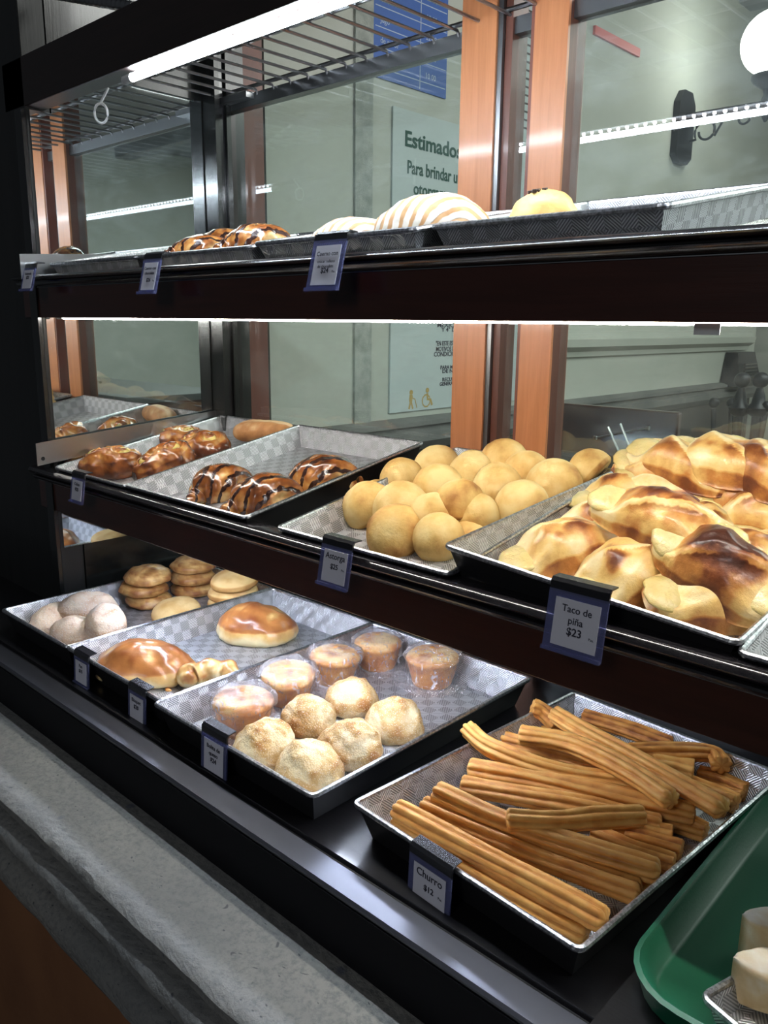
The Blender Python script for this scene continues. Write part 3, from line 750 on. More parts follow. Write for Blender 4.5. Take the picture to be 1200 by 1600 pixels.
# ---- pineapple tacos
def taco(px, py, h, rz, tilt, L, W, seed, lab, dark=0.0, plane=None):
    p = onP(px, py, -0.302-sx4*(-.595)*1-sy4*.75+h+0.0+0.002, sx4, sy4)
    if p.y > 1.09: p = p*(1.09/p.y)                 # keep clear of the back glass
    rnd = random.Random(seed); nu, nv = 64, 44
    vs, bk, fs = [], [], []
    side = rnd.choice((-1, 1))
    def top(u, v):
        # u along, v across; the middle is wrapped by a folded flap, both ends open
        pad = 0.013*(1-abs(v)**4)
        rim_ = 0.007*math.exp(-((abs(v)-.72)/.2)**2)
        w = math.exp(-(abs(u)/.56)**4)
        arch = 0.027*w*(max(0, 1-(v*0.9)**2))**.6
        diag = v*side-0.95*u
        ridge = 0.006*w*math.exp(-(diag/.16)**2)
        step = 0.007*w*(1/(1+math.exp(-26*(diag-.12))))
        return pad+rim_*(1-w)+arch+ridge+step, w, diag
    for layer in (0, 1):
        for i in range(nu+1):
            u = -1+2*i/nu
            for j in range(nv+1):
                v = -1+2*j/nv
                ww = W*(1-0.45*abs(u)**2.6)*(1+0.05*math.sin(3*u+seed))
                e = max(0.0, 1-abs(v)**5)**.5; eu = max(0.0, 1-abs(u)**8)**.5
                x = L*u*(1-0.05*v*v); y = ww*v
                H, w_, dg = top(u, v)
                d = fb((x, y, 0.3), 22, seed)
                if layer == 0: z = 0.006+H*e*eu*(1+0.10*d)
                else: z = 0.006-0.006*e*eu+0.004*(u*u)
                if layer == 0: z += 0.004*u*u
                vs.append((x, y+0.003*d, z))
                b = 0.02+0.10*abs(v)+0.35*d
                topness = w_*math.exp(-((v-side*.15)/.5)**2)
                b += 0.62*topness*(0.55+1.1*max(0, fb((x, y, 0), 22, seed+5)+.12))+dark*w_*0.8
                b += 0.30*(abs(v) > .86)+0.28*(abs(u) > .93)
                b -= 0.35*w_*(1 if -.12 < dg < .10 else 0)
                bk.append(min(1, max(0, b)))
    N = (nu+1)*(nv+1)
    for i in range(nu):
        for j in range(nv):
            q = i*(nv+1)+j; fs.append((q, q+nv+1, q+nv+2, q+1)); fs.append((N+q, N+q+1, N+q+nv+2, N+q+nv+1))
    for i in range(nu):
        q = i*(nv+1); fs.append((q, N+q, N+q+nv+1, q+nv+1)); q += nv; fs.append((q, q+nv+1, N+q+nv+1, N+q))
    for j in range(nv):
        fs.append((j, j+1, N+j+1, N+j)); q = nu*(nv+1)+j; fs.append((q, N+q, N+q+1, q+1))
    o = mk('pineapple_taco', vs, fs, M['taco'], None, True, bk)
    for s in (-1, 1):
        f = dome('filling', L*0.34, W*0.60, 0.009, seed+s, M['pineapple'], 0.16, 50, 0.2, 8, 24, parent=o)
        f.location = (s*L*0.70, 0, 0.0200); f.rotation_euler = (0, -s*0.06, 0)
    place(o, p, rz, tilt, B4); tag(o, lab, 'pastry', 'heap of pineapple tacos')
    return o
D2 = math.radians
TAC = [ # px py h rz tilt L W seed label dark
 (885, 870, .006, D2(62), (0.25, -.1), .085, .052, 1, 'taco at the front left corner of its tray showing pale yellow filling', .05),
 (985, 905, .008, D2(75), (.35, 0), .085, .052, 2, 'low taco in the front middle with filling facing out', .05),
 (1125, 950, .006, D2(40), (.25, .2), .085, .05, 3, 'pale low taco at the front right corner', 0),
 (940, 830, .016, D2(80), (.2, 0), .085, .052, 4, 'taco under the left end of the long top one', .2),
 (1080, 850, .016, D2(20), (.1, 0), .085, .052, 5, 'taco buried in the middle of the heap', 0),
 (1180, 890, .012, D2(30), (.1, 0), .085, .052, 6, 'taco at the right edge with yellow filling', 0),
 (1060, 775, .020, D2(10), (.05, 0), .09, .052, 7, 'taco in the centre back of the heap', .1),
 (985, 790, .022, D2(45), (.2, -.1), .085, .05, 8, 'golden taco on the back left slope', .05),
 (1052, 762, .044, D2(-8), (.35, .05), .092, .042, 9, 'split brown taco behind the long top one', .25),
 (1066, 742, .052, D2(-14), (.35, .0), .085, .042, 10, 'glossy taco at the far back left', .15),
 (1130, 905, .040, D2(-15), (.55, .1), .085, .046, 11, 'burnt dark brown triangular taco in front', .75),
 (1040, 832, .062, D2(-6), (.45, .02), .098, .040, 12, 'long taco on top of the heap with shiny brown fold', .3),
 (1150, 790, .050, D2(-12), (.4, 0), .09, .042, 13, 'taco at upper right with a dark toasted ridge', .35),
 (1135, 738, .066, D2(-5), (.3, 0), .09, .045, 14, 'highest taco at the back with pale smooth dough', .0),
 (1198, 752, .060, D2(-25), (.35, 0), .085, .045, 15, 'taco at the back right edge with dark tip', .3),
 (1195, 820, .040, D2(5), (.4, 0), .08, .045, 16, 'pale taco cut off by the right edge', .05)]
for t in TAC: taco(*t)

# ---- figure-eight pastries and split loaf on the first middle tray
def Pm(px, py, h): return onP(px, py, -0.3345-0.18*0.748+h, 0, 0.18)
def eight(px, py, h, rz, seed, lab, s=1.0, tilt=(0, 0)):
    def groove(P):
        g = 0
        for sx in (-1, 1):
            c = Vector((sx*.027, 0, P.z)); v = P-c; r = v.length; a = math.atan2(v.y, v.x)
            g += math.exp(-((r-.015-.004*a/PI)/.0035)**2)*(P.z > .018)
        return min(1, g)
    def md(a, q, p): return (1-.20*math.exp(-((math.cos(a))/.30)**2))*(1-.10*groove(p))*(1+.03*math.sin(a*9+q*6))
    o = dome('glazed_eight', .060, .045, .040, seed, M['glazed'], .09, 40, .35, 26, 64, mod=md, power=.62,
             bakef=lambda a, q, P, d: .50+.6*d-.40*groove(P)+.25*(q > .8))
    for v in o.data.vertices:
        g = groove(v.co); v.co.z -= .007*g
    for sx in (-1, 1):
        f = dome('custard', .015, .012, .012, seed+sx, M['custard'], .06, 50, .1, 8, 18, parent=o); f.location = (sx*.027, 0, .0375)
    place(o, Pm(px, py, h), rz, tilt, BM_, s); tag(o, lab, 'pastry', 'glazed figure-eight pastries')
eight(178, 742, .001, .6, 21, 'glazed figure-eight pastry nearest the left mirror', 1.14)
eight(264, 738, .012, 1.1, 22, 'glazed figure-eight pastry leaning in the front of its tray', 1.06, (.3, 0))
eight(284, 700, .004, .5, 23, 'glazed figure-eight pastry at the back with pale custard eye', .95)
eight(322, 714, .006, .2, 24, 'glazed figure-eight pastry at the right of its group', 1.06, (.15, 0))
o = sweep('split_loaf', [(-.085, 0, .022), (-.04, .004, .026), (.03, 0, .026), (.085, -.006, .022)], lambda u, a: .029*max(.05, 1-abs(2*u-1)**3.2)**.5*(1-.16*math.exp(-((a-1.6)/.22)**2)),
          M['long_loaf'], 31, 44, 30, .85, .04, 40, lambda u, a, q, d: .55+.35*d-.6*math.exp(-((a-1.75)/.3)**2))
place(o, Pm(418, 692, .004), .28, (0, 0), BM_); tag(o, 'long split loaf lying at the back of the first middle tray', 'loaf')

# ---- chocolate croissants
def arc_mat(name, base, stripe, k, lo, hi, rough, coat, c, wob):
    n = NT(name); co = n.coord()
    at = n.n('Attribute', attribute_name='bake').outputs['Fac']
    b = n.noise(co, 30, 5, 0.6); fine = n.noise(co, 170, 4, 0.7)
    col = n.ramp(n.math('ADD', at, n.math('MULTIPLY', n.math('SUBTRACT', b, 0.5), 0.55)), base)
    vm = n.n('VectorMath', operation='DISTANCE'); n.set(vm.inputs[0], co); vm.inputs[1].default_value = c
    ph = n.math('ADD', n.math('MULTIPLY', vm.outputs['Value'], 2*PI/k), n.math('MULTIPLY', n.math('SUBTRACT', n.noise(co, 24, 3, 0.6), 0.5), wob))
    sn = n.math('ADD', n.math('MULTIPLY', n.math('SINE', ph), 0.5), 0.5)
    mask = n.ramp(sn, [(lo, (0, 0, 0)), (hi, (1, 1, 1))])
    col = n.mix(mask, col, stripe)
    n.bsdf(col, rough, 0, coat, n.bump(n.math('ADD', mask, n.math('MULTIPLY', fine, 0.5)), 0.6, 0.0015), sss=0.04, coat_rough=0.1)
    return n.m
CC = (0.030, -0.034, 0.0)
M['choc_roll'] = arc_mat('chocolate arcs', [(0.0, (0.82, 0.60, 0.26)), (0.28, (0.52, 0.23, 0.06)), (0.5, (0.27, 0.085, 0.02)), (0.85, (0.09, 0.026, 0.012))], (0.040, 0.014, 0.009), 0.0205, 0.74, 0.85, 0.2, 0.85, CC, 9.0)
M['iced_roll'] = arc_mat('iced arcs', [(0.0, (0.76, 0.50, 0.26)), (0.5, (0.58, 0.32, 0.14)), (1.0, (0.42, 0.2, 0.07))], (0.80, 0.74, 0.64), 0.0115, 0.22, 0.5, 0.65, 0.03, CC, 5.0)
def arc_roll(seed, mat, rx, ry, H, rid, nm):
    def md(a, q, p):
        d = (p-Vector(CC)).length
        wv = math.sin(d*2*PI/0.0205+0.6*math.sin(seed))
        cut = math.exp(-((p-Vector((CC[0]+.012, CC[1]+.004, 0.012))).length/.018)**2)
        return 1+rid*wv-0.22*cut*(1 if rid > .02 else 0)
    def bk(a, q, P, d):
        cut = math.exp(-((P-Vector((CC[0]+.008, CC[1], .012))).length/.022)**2)
        return .58-.18*q+.45*d-.8*cut
    return dome(nm, rx, ry, H, seed, mat, .05, 34, .3, 30, 64, bakef=bk, mod=md)
def croi(px, py, h, rz, seed, lab, s=1.0, mat='choc_roll', dims=(.064, .046, .050), rid=.045, grp='chocolate croissants', loc=None, nm='chocolate_croissant'):
    o = arc_roll(seed, M[mat], *dims, rid, nm)
    place(o, loc if loc is not None else Pm(px, py, h), rz, (0, 0), BM_, s); tag(o, lab, 'croissant', grp)
    if mat == 'choc_roll':                        # the rolled end of the crescent
        t = sweep('rolled_tip', [(-.050, -.020, .020), (-.066, -.030, .017), (-.076, -.044, .012)], lambda u, a: .019*max(.05, (1-u*.75))*(1+.08*math.sin(u*20)), M[mat], seed+7, 18, 18, .9, .05, 40, lambda u, a, q, d: .35+.3*math.sin(a)+.4*d, parent=o)
    return o
croi(348, 776, .001, 1.2, 41, 'chocolate croissant at left with its pale torn end forward', .95)
croi(420, 800, .001, .75, 42, 'front chocolate croissant with shiny curved stripes', 1.04)
croi(511, 768, .001, .5, 43, 'chocolate croissant farthest right in its tray', 1.06)
def Pt(px, py, Y): return onY(px, py, Y)
croi(0, 0, 0, .8, 44, 'flat chocolate croissant behind the second price tag of the top shelf', .86, loc=Pt(316, 409, .86), dims=(.064, .046, .040))
croi(0, 0, 0, .7, 45, 'puffed chocolate croissant on the top shelf showing its rolled end', .92, loc=Pt(405, 402, .86), dims=(.064, .046, .044))
croi(0, 0, 0, .8, 46, 'chocolate croissant mostly hidden behind the others on the top shelf', .85, loc=Pt(352, 398, .97), dims=(.064, .046, .044))
croi(0, 0, 0, .6, 47, 'white striped croissant behind the price tag of 24', .86, 'iced_roll', (.070, .052, .042), .012, 'white striped croissants', Pt(550, 394, .85), 'iced_croissant')
croi(0, 0, 0, .7, 48, 'larger white striped croissant in front of the orange post', .95, 'iced_roll', (.080, .056, .050), .012, 'white striped croissants', Pt(676, 381, .85), 'iced_croissant')
o = dome('chip_muffin', .048, .045, .042, 51, M['astorga'], .10, 34, .2, bakef=lambda a, q, P, d: .35+.5*d)
place(o, Pt(848, 364, .93), 0, (0, 0), BM_); tag(o, 'golden muffin with chocolate chips on top, top shelf right', 'muffin')
for k in range(7):
    a = k*.9; q = Vector((.010*math.cos(a)*(k % 3), -.008+.007*math.sin(a*1.7), .049+.001*(k % 2)))
    c = MB().box(-.004, .004, -.0028, .0028, -.0015, .003, .001).build('chocolate_chip', M['chip'], o); c.location = q; c.rotation_euler = (0, 0, a*2)

# ---- bottom deck
def Pb(px, py, h=0.0): return onZ(px, py, -0.604+h)
def low(o, px, py, rz, lab, cat, grp=None, h=0.0, tilt=(0, 0), s=1.0, stack=False):
    q = Pb(px, py, 0.0 if stack else h)
    if stack: q.z += h
    place(o, q, rz, tilt, None, s); tag(o, lab, cat, grp); return o
# dusted rolls: two slashes pressed along the top
def dusted(seed):
    def md(a, q, p): return 1.0
    return dome('dusted_roll', .060, .038, .040, seed, M['dusted'], .07, 46, .25,
                bakef=lambda a, q, P, d: .1+.55*d+.4*(q > .85)+.45*math.exp(-((P.x-.022-.012*math.cos(a*2))/.003)**2)*(q < .6))
for px, py, h, rz, sd, lab in [(88, 980, .0, 1.9, 61, 'dusted roll nearest the left corner of its tray'), (122, 1002, .0, .3, 62, 'dusted roll at the front, lowest of the four'),
                               (138, 962, .022, 1.0, 63, 'dusted roll leaning up at the back'), (166, 985, .030, -.45, 64, 'dusted roll lying on top of the others with slash marks')]:
    low(dusted(sd), px, py, rz, lab, 'roll', 'sugar dusted rolls', h)
def cookie(kind, seed):
    if kind == 'r': return dome('rough_cookie', .051, .050, .021, seed, M['rough_cookie'], .12, 60, .4, 12, 36, bakef=lambda a, q, P, d: .35+.9*d+.3*(q > .8))
    return dome('smooth_cookie', .054, .050, .022, seed, M['cookie'], .03, 30, .35, 12, 36, bakef=lambda a, q, P, d: .15+.5*d+.6*(q > .88), power=.8)
for i in range(3):
    low(cookie('r', 70+i), 234-(i % 2)*8, 944, i*1.3, ['cracked cookie at the bottom of the left stack', 'cracked cookie in the middle of the left stack', 'cracked glossy cookie on top of the left stack'][i], 'cookie', 'stacked cracked cookies', .002+i*.027, (.05*(i-1), .05), stack=True)
for i in range(3):
    low(cookie('r', 75+i), 303, 926, i*1.1, ['cracked cookie at the bottom of the back stack', 'cracked cookie in the middle of the back stack', 'cracked cookie on top of the back stack'][i], 'cookie', 'stacked cracked cookies', .002+i*.027, stack=True)
low(cookie('s', 81), 277, 962, .2, 'single smooth pale cookie leaning in front of the stacks', 'cookie', 'smooth cookies', .004, (.25, .1))
for i in range(3):
    low(cookie('s', 82+i), 362+i*3, 951, i, ['smooth cookie at the bottom of the right stack', 'smooth cookie second in the right stack', 'smooth cookie on top of the right stack'][i], 'cookie', 'smooth cookies', .002+i*.026, (0.04*i, .03), stack=True)
# glossy buns
def bun(nm, rx, ry, H, seed):
    return dome(nm, rx, ry, H, seed, M['bun'], .07, 24, .22, 22, 60,
                bakef=lambda a, q, P, d: .74-.12*q+.55*d if q < .78 else .30-1.0*(q-.78)+.2*d,
                mod=lambda a, q, p: 1+.035*abs(math.sin(a*11))*(q > .72)+.02*math.sin(a*3))
low(bun('glossy_bun', .088, .066, .050, 91), 226, 1054, .40, 'large flat glossy bun with pale ribbed side at the tray front', 'bun', 'glossy egg-washed buns')
low(bun('glossy_bun', .080, .058, .056, 92), 400, 996, .5, 'tall glossy bun with a split raisin side near the back', 'bun', 'glossy egg-washed buns')
o = sweep('knotted_roll', [(-.040, -.018, .018), (-.034, .004, .020), (-.004, .014, .022), (.026, .010, .020), (.042, -.010, .016)], lambda u, a: .0205*max(.06, 1-abs(2*u-1)**4)**.5*(1+.14*math.sin(u*24+a)),
          M['bun'], 95, 48, 28, .95, .08, 44, lambda u, a, q, d: .28+.2*math.sin(a)+.5*d)
low(o, 330, 1072, .9, 'small knotted golden roll beside the large bun', 'roll')
for k, (px, py, sz) in enumerate([(263, 1079, .006), (268, 1074, .004), (252, 1075, .003), (352, 1043, .004), (226, 1088, .003)]):
    c = dome('crumb', sz, sz*.7, sz*.6, 300+k, M['cupcake'], .3, 200, .2, 5, 10); low(c, px, py, k, ['crumb close to the pale side of the large glossy bun', 'tiny crumb between the large bun and the knotted roll', 'tiny crumb just below the large glossy bun', 'crumb behind the knotted roll', 'crumb at the front rim below the large bun'][k], 'crumb', 'crumbs by the glossy buns')
# wrapped cupcakes
def cup(px, py, rz, seed, lab, s=1.0, tilt=(0, 0)):
    root = empty('wrapped_cupcake'); 
    prof = [(0.0, 0), (.026, 0), (.0275, .003), (.034, .036), (.0365, .041), (.0355, .046), (.030, .0505), (.020, .053), (.008, .0535), (0, .0535)]
    def lat(name, prof, mat, sc, nf, nv=40, film=False):
        vs, bk, fs = [], [], []
        # resample
        P = []
        for a, b in zip(prof, prof[1:]):
            st = 5 if abs(b[1]-a[1]) > .01 else 2
            for k in range(st): t = k/st; P.append((a[0]+(b[0]-a[0])*t, a[1]+(b[1]-a[1])*t))
        P.append(prof[-1])
        for i, (r, z) in enumerate(P):
            for j in range(nv):
                a = 2*PI*j/nv
                q = Vector((r*math.cos(a), r*math.sin(a), z)); d = fb(q, 50 if not film else 90, seed)
                e = sc*(1+nf*d)
                if film: e *= 1+.05*math.sin(a*9+z*60+seed)*min(1, abs(z-.05)*40)
                q.x *= e; q.y *= e
                if film: q.z = q.z*1.0+.0018+.003*max(0, d)*(z > .04)
                vs.append(q); top = z > .043
                bk.append(min(1, max(0, (.26+.7*d+.40*math.exp(-((r-.012)/.008)**2)*(seed % 2)+.25*(r > .030)) if top else .60+.3*d)))
        n_ = len(P)
        for i in range(n_-1):
            for j in range(nv): k = (j+1) % nv; fs.append((i*nv+j, i*nv+k, (i+1)*nv+k, (i+1)*nv+j))
        return mk(name, vs, fs, mat, root, True, bk)
    lat('cake', prof, M['cupcake'], 1.0, .03)
    fprof = [(.052, .001), (.046, .0035), (.036, .006), (.033, .014), (.0375, .036), (.040, .043), (.039, .049), (.033, .0545), (.02, .0565), (.004, .057)]
    lat('plastic_wrap', fprof, M['film'], 1.0, .10, 56, True)
    root.location = Pb(px, py); root.rotation_euler = (tilt[0], tilt[1], rz); root.scale = (s, s, s*.86)
    tag(root, lab, 'cupcake', 'cupcakes in cling film')
cup(381, 1140, 0, 101, 'wrapped cupcake nearest the front, top shining white', 1.27)
cup(452, 1092, 1, 102, 'wrapped cupcake leaning behind the front one with pinkish film', 1.22, (.12, -.05))
cup(522, 1062, 2, 103, 'wrapped cupcake with a dark ring on top, middle of the row', 1.20, (.05, 0))
cup(590, 1040, 3, 104, 'browner wrapped cupcake at the back of the row', 1.18)
cup(675, 1066, 4, 106, 'wrapped cupcake standing apart at right with loose film', 1.26)
# sugared buns
def sbun(px, py, r, seed, lab):
    o = dome('sugared_bun', r, r*.96, r*.95, seed, M['sugar_bun'], .12, 34, .25, 24, 48, bakef=lambda a, q, P, d: .55+.8*d-.45*(fb(P, 20, seed+9) > .15))
    low(o, px, py, seed, lab, 'bun', 'crackled sugared buns')
for px, py, r, sd, lab in [(550, 1108, .036, 111, 'sugared bun at the back of its group'), (615, 1145, .038, 112, 'sugared bun at the right with a cracked side'), (483, 1136, .036, 113, 'sugared bun in the middle left, behind the front pair'),
                           (548, 1184, .039, 114, 'sugared bun in the middle right of the group'), (415, 1186, .040, 115, 'sugared bun at the left, brownish and smooth'), (482, 1222, .040, 116, 'front sugared bun in the tray corner')]:
    sbun(px, py, r*1.2, sd, lab)

# ---------------------------------------------------------------- green tray, small pan and bread at lower right
def rounded(W, D, R, n=6):
    P = []
    for cx, cy, a0 in [(W-R, R, -PI/2), (W-R, D-R, 0), (R, D-R, PI/2), (R, R, PI)]:
        for k in range(n+1): a = a0+k*PI/2/n; P.append((cx+R*math.cos(a), cy+R*math.sin(a)))
    return P
def tray_round(name, W, D, H, R, mat):
    vs, fs = [], []
    layers = [(0.012, 0), (0.006, 0.0005), (-.0, H*.9), (-.002, H), (0.003, H+.0015), (0.006, H-.001), (0.019, 0.0035), (0.024, .002)]
    n_ = None
    for ins, z in layers:
        P = rounded(W-2*ins, D-2*ins, max(.004, R-ins)); n_ = len(P)
        vs += [(x+ins, y+ins, z) for x, y in P]
    for i in range(len(layers)-1):
        for j in range(n_): k = (j+1) % n_; fs.append((i*n_+j, i*n_+k, (i+1)*n_+k, (i+1)*n_+j))
    fs.append(tuple(range(n_))[::-1]); fs.append(tuple((len(layers)-1)*n_+j for j in range(n_)))
    o = mk(name, vs, fs, mat, None, True); o.data.set_sharp_from_angle(angle=0.8); return o
g_ = tray_round('serving_tray', .42, .46, .024, .06, M['green_tray']); g_.location = (-0.270, 0.592, -0.5875); g_.rotation_euler = (0, 0, 0.02)
tag(g_, 'dark green plastic serving tray with rounded corners', 'tray')
gs = cbox('tray_ledge', -0.27, XR, 0.545, 1.0, -0.605, -0.588, M['deck'])
pp = onZ(1096, 1572, -0.57)
o = tray(.16, .24, .022, 'small aluminium pan of bread slices on the green tray', (pp.x, pp.y, -.583), (0, 0, -.30), 'small pan', False); o['group'] = ''; del o['group']
def slice_(px, py, seed, lab):
    """thick wedge of pale bread whose narrow end points to the picture's left"""
    Hh, Ln = .046, .13; vs, bk, fs = [], [], []
    nu, nv = 26, 28
    for i in range(nu+1):
        u = i/nu; wd = .010+.036*u**.8; wd *= (max(0.0, 1-(1-min(1, u*7))**2))**.5 if u < .15 else 1
        if u > .93: wd *= (1-((u-.93)/.07)**2*.5)
        for j in range(nv):
            a = 2*PI*j/nv; c, sn = math.cos(a), math.sin(a)
            y = wd*math.copysign(abs(c)**.45, c); z = Hh/2+Hh/2*math.copysign(abs(sn)**.45, sn)*(1-.10*(1-u))
            d = fb((u*.13, y, z), 60, seed); y *= 1+.07*d; z += .0016*d
            vs.append((u*Ln, y, max(0, z))); bk.append(min(1, max(0, .10+.35*d+(.38 if sn < .75 else 0)+.25*(abs(sn-.75) < .12))))
    for i in range(nu):
        for j in range(nv): k = (j+1) % nv; fs.append((i*nv+j, (i+1)*nv+j, (i+1)*nv+k, i*nv+k))
    fs.append(tuple(range(nv))); fs.append(tuple(nu*nv+j for j in range(nv))[::-1])
    o = mk('bread_slice', vs, fs, M['white_loaf'], None, True, bk)
    q = onZ(px, py, -.5815+Hh); o.location = (q.x, q.y, -.5812); o.rotation_euler = (0, 0, .62)
    tag(o, lab, 'bread', 'pale slices in the small pan')
slice_(1160, 1425, 120, 'pale bread slice farther back in the small pan')
slice_(1146, 1492, 121, 'pale bread slice nearer the front in the small pan')

# ---------------------------------------------------------------- price tags
def price(px, py, Y, lines, label, w=.056, h=.060, tilt=.22, ry=0.0, dim=False, rz=0.0):
    """px, py = middle of the clip"""
    p = onY(px, py, Y)
    r = empty('price_tag', p, (-tilt, ry, rz)); tag(r, label, 'price tag', 'shelf price tags')
    m = MB().prism([(-.004, -.004), (-.004, .006), (-.001, .010), (.012, .012), (.012, .0105), (.0, .0085), (-.0015, .005), (-.0015, -.004)], 0, -w/2, w/2); m.build('clip', M['black_plastic'], r)
    box('holder', -w/2, w/2, -.0042, -.0020, -h, -.002, M['holder'], r)
    box('holder_lip', -w/2, w/2, -.0075, -.0043, -h-.001, -h+.003, M['holder'], r)
    box('card', -w*.36, w*.40, -.0052, -.0046, -h*.90, -h*.14, M['card'], r)
    z = -h*.34
    for s, sz, bo in lines:
        if s[:1] == '+': text('lettering', s[1:], sz, M['ink'], r, (w*.02+last*1.45, -.0056, z+last*1.12), bold=bo, ext=.0001, align='LEFT'); continue
        if s: text('lettering', s, sz, M['ink'], r, (w*.02, -.0056, z), bold=bo, ext=.0001)
        z -= sz*1.12; last = sz
    return r
price(242, 404, .722, [('Cuerno con', .0068, .0001), ('chocolate', .0068, .0001), ('', .003, 0), ('$26', .0078, .00022), ('+Pza.', .004, 0)], 'price tag reading Cuerno con chocolate, on the top shelf', .050, .056, .25)
price(520, 374, .722, [('Cuerno con', .0078, .0001), ('azúcar relleno', .0055, 0), ('de chocolate', .0055, 0), ('$24', .009, .00022), ('+Pza.', .004, 0)], 'price tag reading Cuerno con 24 on the top shelf', .058, .064, .25)
price(50, 418, .722, [('Rebanada', .0068, 0), ('$22', .0078, .0002)], 'faded price tag at the far left of the top shelf', .05, .046, .25)
price(125, 745, .722, [('Ocho', .009, .0001), ('$25', .009, .0003)], 'price tag reading Ocho at the left of the middle shelf', .050, .050, .15, 0)
price(530, 852, .722, [('Astorga', .0115, .0001), ('$25', .0095, .00022), ('+Pza.', .004, 0)], 'price tag reading Astorga on the middle shelf', .058, .056, .18)
price(908, 925, .720, [('Taco de', .0105, .0001), ('piña', .0105, .0001), ('$23', .0115, .00022), ('+Pza.', .004, 0)], 'price tag reading Taco de piña on the middle shelf', .068, .066, .15)
price(130, 1027, .600, [('Pan', .008, 0), ('$15', .008, .0002)], 'shadowed price tag at the left end of the bottom trays', .050, .05, .06)
price(217, 1080, .600, [('Bisquet', .009, 0), ('$20', .009, .0002)], 'shadowed price tag below the large glossy bun', .050, .052, .06)
price(338, 1148, .592, [('Bolita de', .0085, .0001), ('queso', .0085, .0001), ('$24', .009, .0003)], 'price tag reading 24 below the wrapped cupcakes', .058, .06, .06)
price(676, 1346, .600, [('Churro', .0125, .0001), ('$12', .0095, .00022), ('+Pza.', .004, 0)], 'price tag reading Churro on the bottom tray', .062, .060, .04, rz=-.072)

# ---------------------------------------------------------------- behind the glass
RW = (PI/2, 0, PI/2)                              # text on a wall that faces +X
def wallbox(name, y0, y1, z0, z1, d, mat, parent=None, x=-1.7495): return box(name, x, x+d, y0, y1, z0, z1, mat, parent)
sg = wallbox('notice_board', 1.885, 2.575, -0.275, 0.612, .006, M['sign']); tag(sg, 'tall pale notice board with dark green lettering on the plaster wall', 'sign')
def fit(body, px0, py0, px1, size, mat=M['ink'], bold=.0003):
    """a line of print on the board that starts at one point of the photograph and ends below px1"""
    p = onX(px0, py0, -1.7425); q = onX(px1, py0+(px1-px0)*(518-py0)/(1830-px0), -1.7425)
    o = text('lettering', body, size, mat, sg, (-1.7425, p.y, p.z), RW, 'LEFT', .0003, 1.0, bold)
    o.scale = ((q.y-p.y)/max(v.co.x for v in o.data.vertices), 1, 1)
fit('Estimados Clientes:', 632, 227, 793, .060, M['ink_green'], .0014)
fit('Para brindar un mejor servicio', 636, 270, 793, .052, M['ink_green'], .001)
fit('otorgamos un descuento', 646, 303, 785, .050, M['ink_green'], .001)
fit('este mes a quien lo merece', 634, 330, 795, .050, M['ink_green'], .001)
for k, b in enumerate(['TODA PERSONA TIENE DERECHO A', 'RECIBIR EL MISMO TRATO DIGNO', 'SIN DISTINCIÓN ALGUNA', 'COMO LO SEÑALA LA LEY DE LOS']): fit(b, 684, 392+k*24, 790, .020)
fit('MEXICANOS, ARTÍCULOS 1°', 683, 511, 787, .019); fit('Y 4° DE LA CONSTITUCIÓN', 690, 518, 780, .019)
fit('"EN ESTE ESTABLECIMIENTO A NADIE SE NIEGA POR', 681, 540, 791, .021); fit('MOTIVOS DE ORIGEN O PREFERENCIA SEXUAL,', 681, 549, 790, .021); fit('CONDICIÓN FÍSICA, RELIGIÓN O NINGÚN', 678, 557, 793, .021)
fit('PARA MAYOR INFORMACIÓN EN LÍNEA', 688, 577, 782, .017); fit('DE NO DISCRIMINACIÓN 01', 691, 583, 777, .017)
fit('RECUERDE QUE EL RESPETO MUTUO', 691, 596, 782, .017); fit('GENERA LA PAZ ENTRE TODOS Y RESPET.', 687, 603, 782, .017)
# pictograms: person with a cane, wheelchair, mother with baby
def disc(cy, cz, r, mt): 
    return MB().lathe([(r, 0), (r, .0008)], (-1.7432, cy, cz), 16, (1, 0, 0)).build('pictogram', M[mt], sg)
def bar(pts, r, mt):
    o = MB().tube([(0, y, z) for y, z in pts], r, 6).build('pictogram', M[mt], sg)
    for v in o.data.vertices: v.co.x *= .05
    o.location.x = -1.7430; return o
disc(1.985, -.215, .008, 'gold_ink'); bar([(1.985, -.223), (1.983, -.245)], .008, 'gold_ink'); bar([(1.983, -.243), (1.976, -.268)], .004, 'gold_ink'); bar([(1.985, -.243), (1.994, -.268)], .004, 'gold_ink'); bar([(1.988, -.232), (2.004, -.238), (2.014, -.266)], .002, 'gold_ink')
disc(2.065, -.212, .008, 'gold_ink'); bar([(2.065, -.222), (2.067, -.242), (2.082, -.243), (2.090, -.262)], .005, 'gold_ink')
bar([(2.060+.020*math.cos(a/10*2*PI), -.246+.020*math.sin(a/10*2*PI)) for a in range(11)], .0028, 'gold_ink')
disc(2.52, -.185, .009, 'ink'); bar([(2.512, -.192), (2.500, -.215), (2.515, -.235)], .008, 'gold_ink'); bar([(2.49, -.225), (2.48, -.25), (2.51, -.262)], .003, 'ink')
bp = wallbox('blue_poster', 1.80, 2.125, 0.675, 1.18, .004, M['poster_blue']); tag(bp, 'blue poster with pale grid lines high on the wall', 'poster')
wallbox('grid_line', 2.0, 2.003, 0.68, 1.17, .0006, M['white_print'], bp, -1.7455)
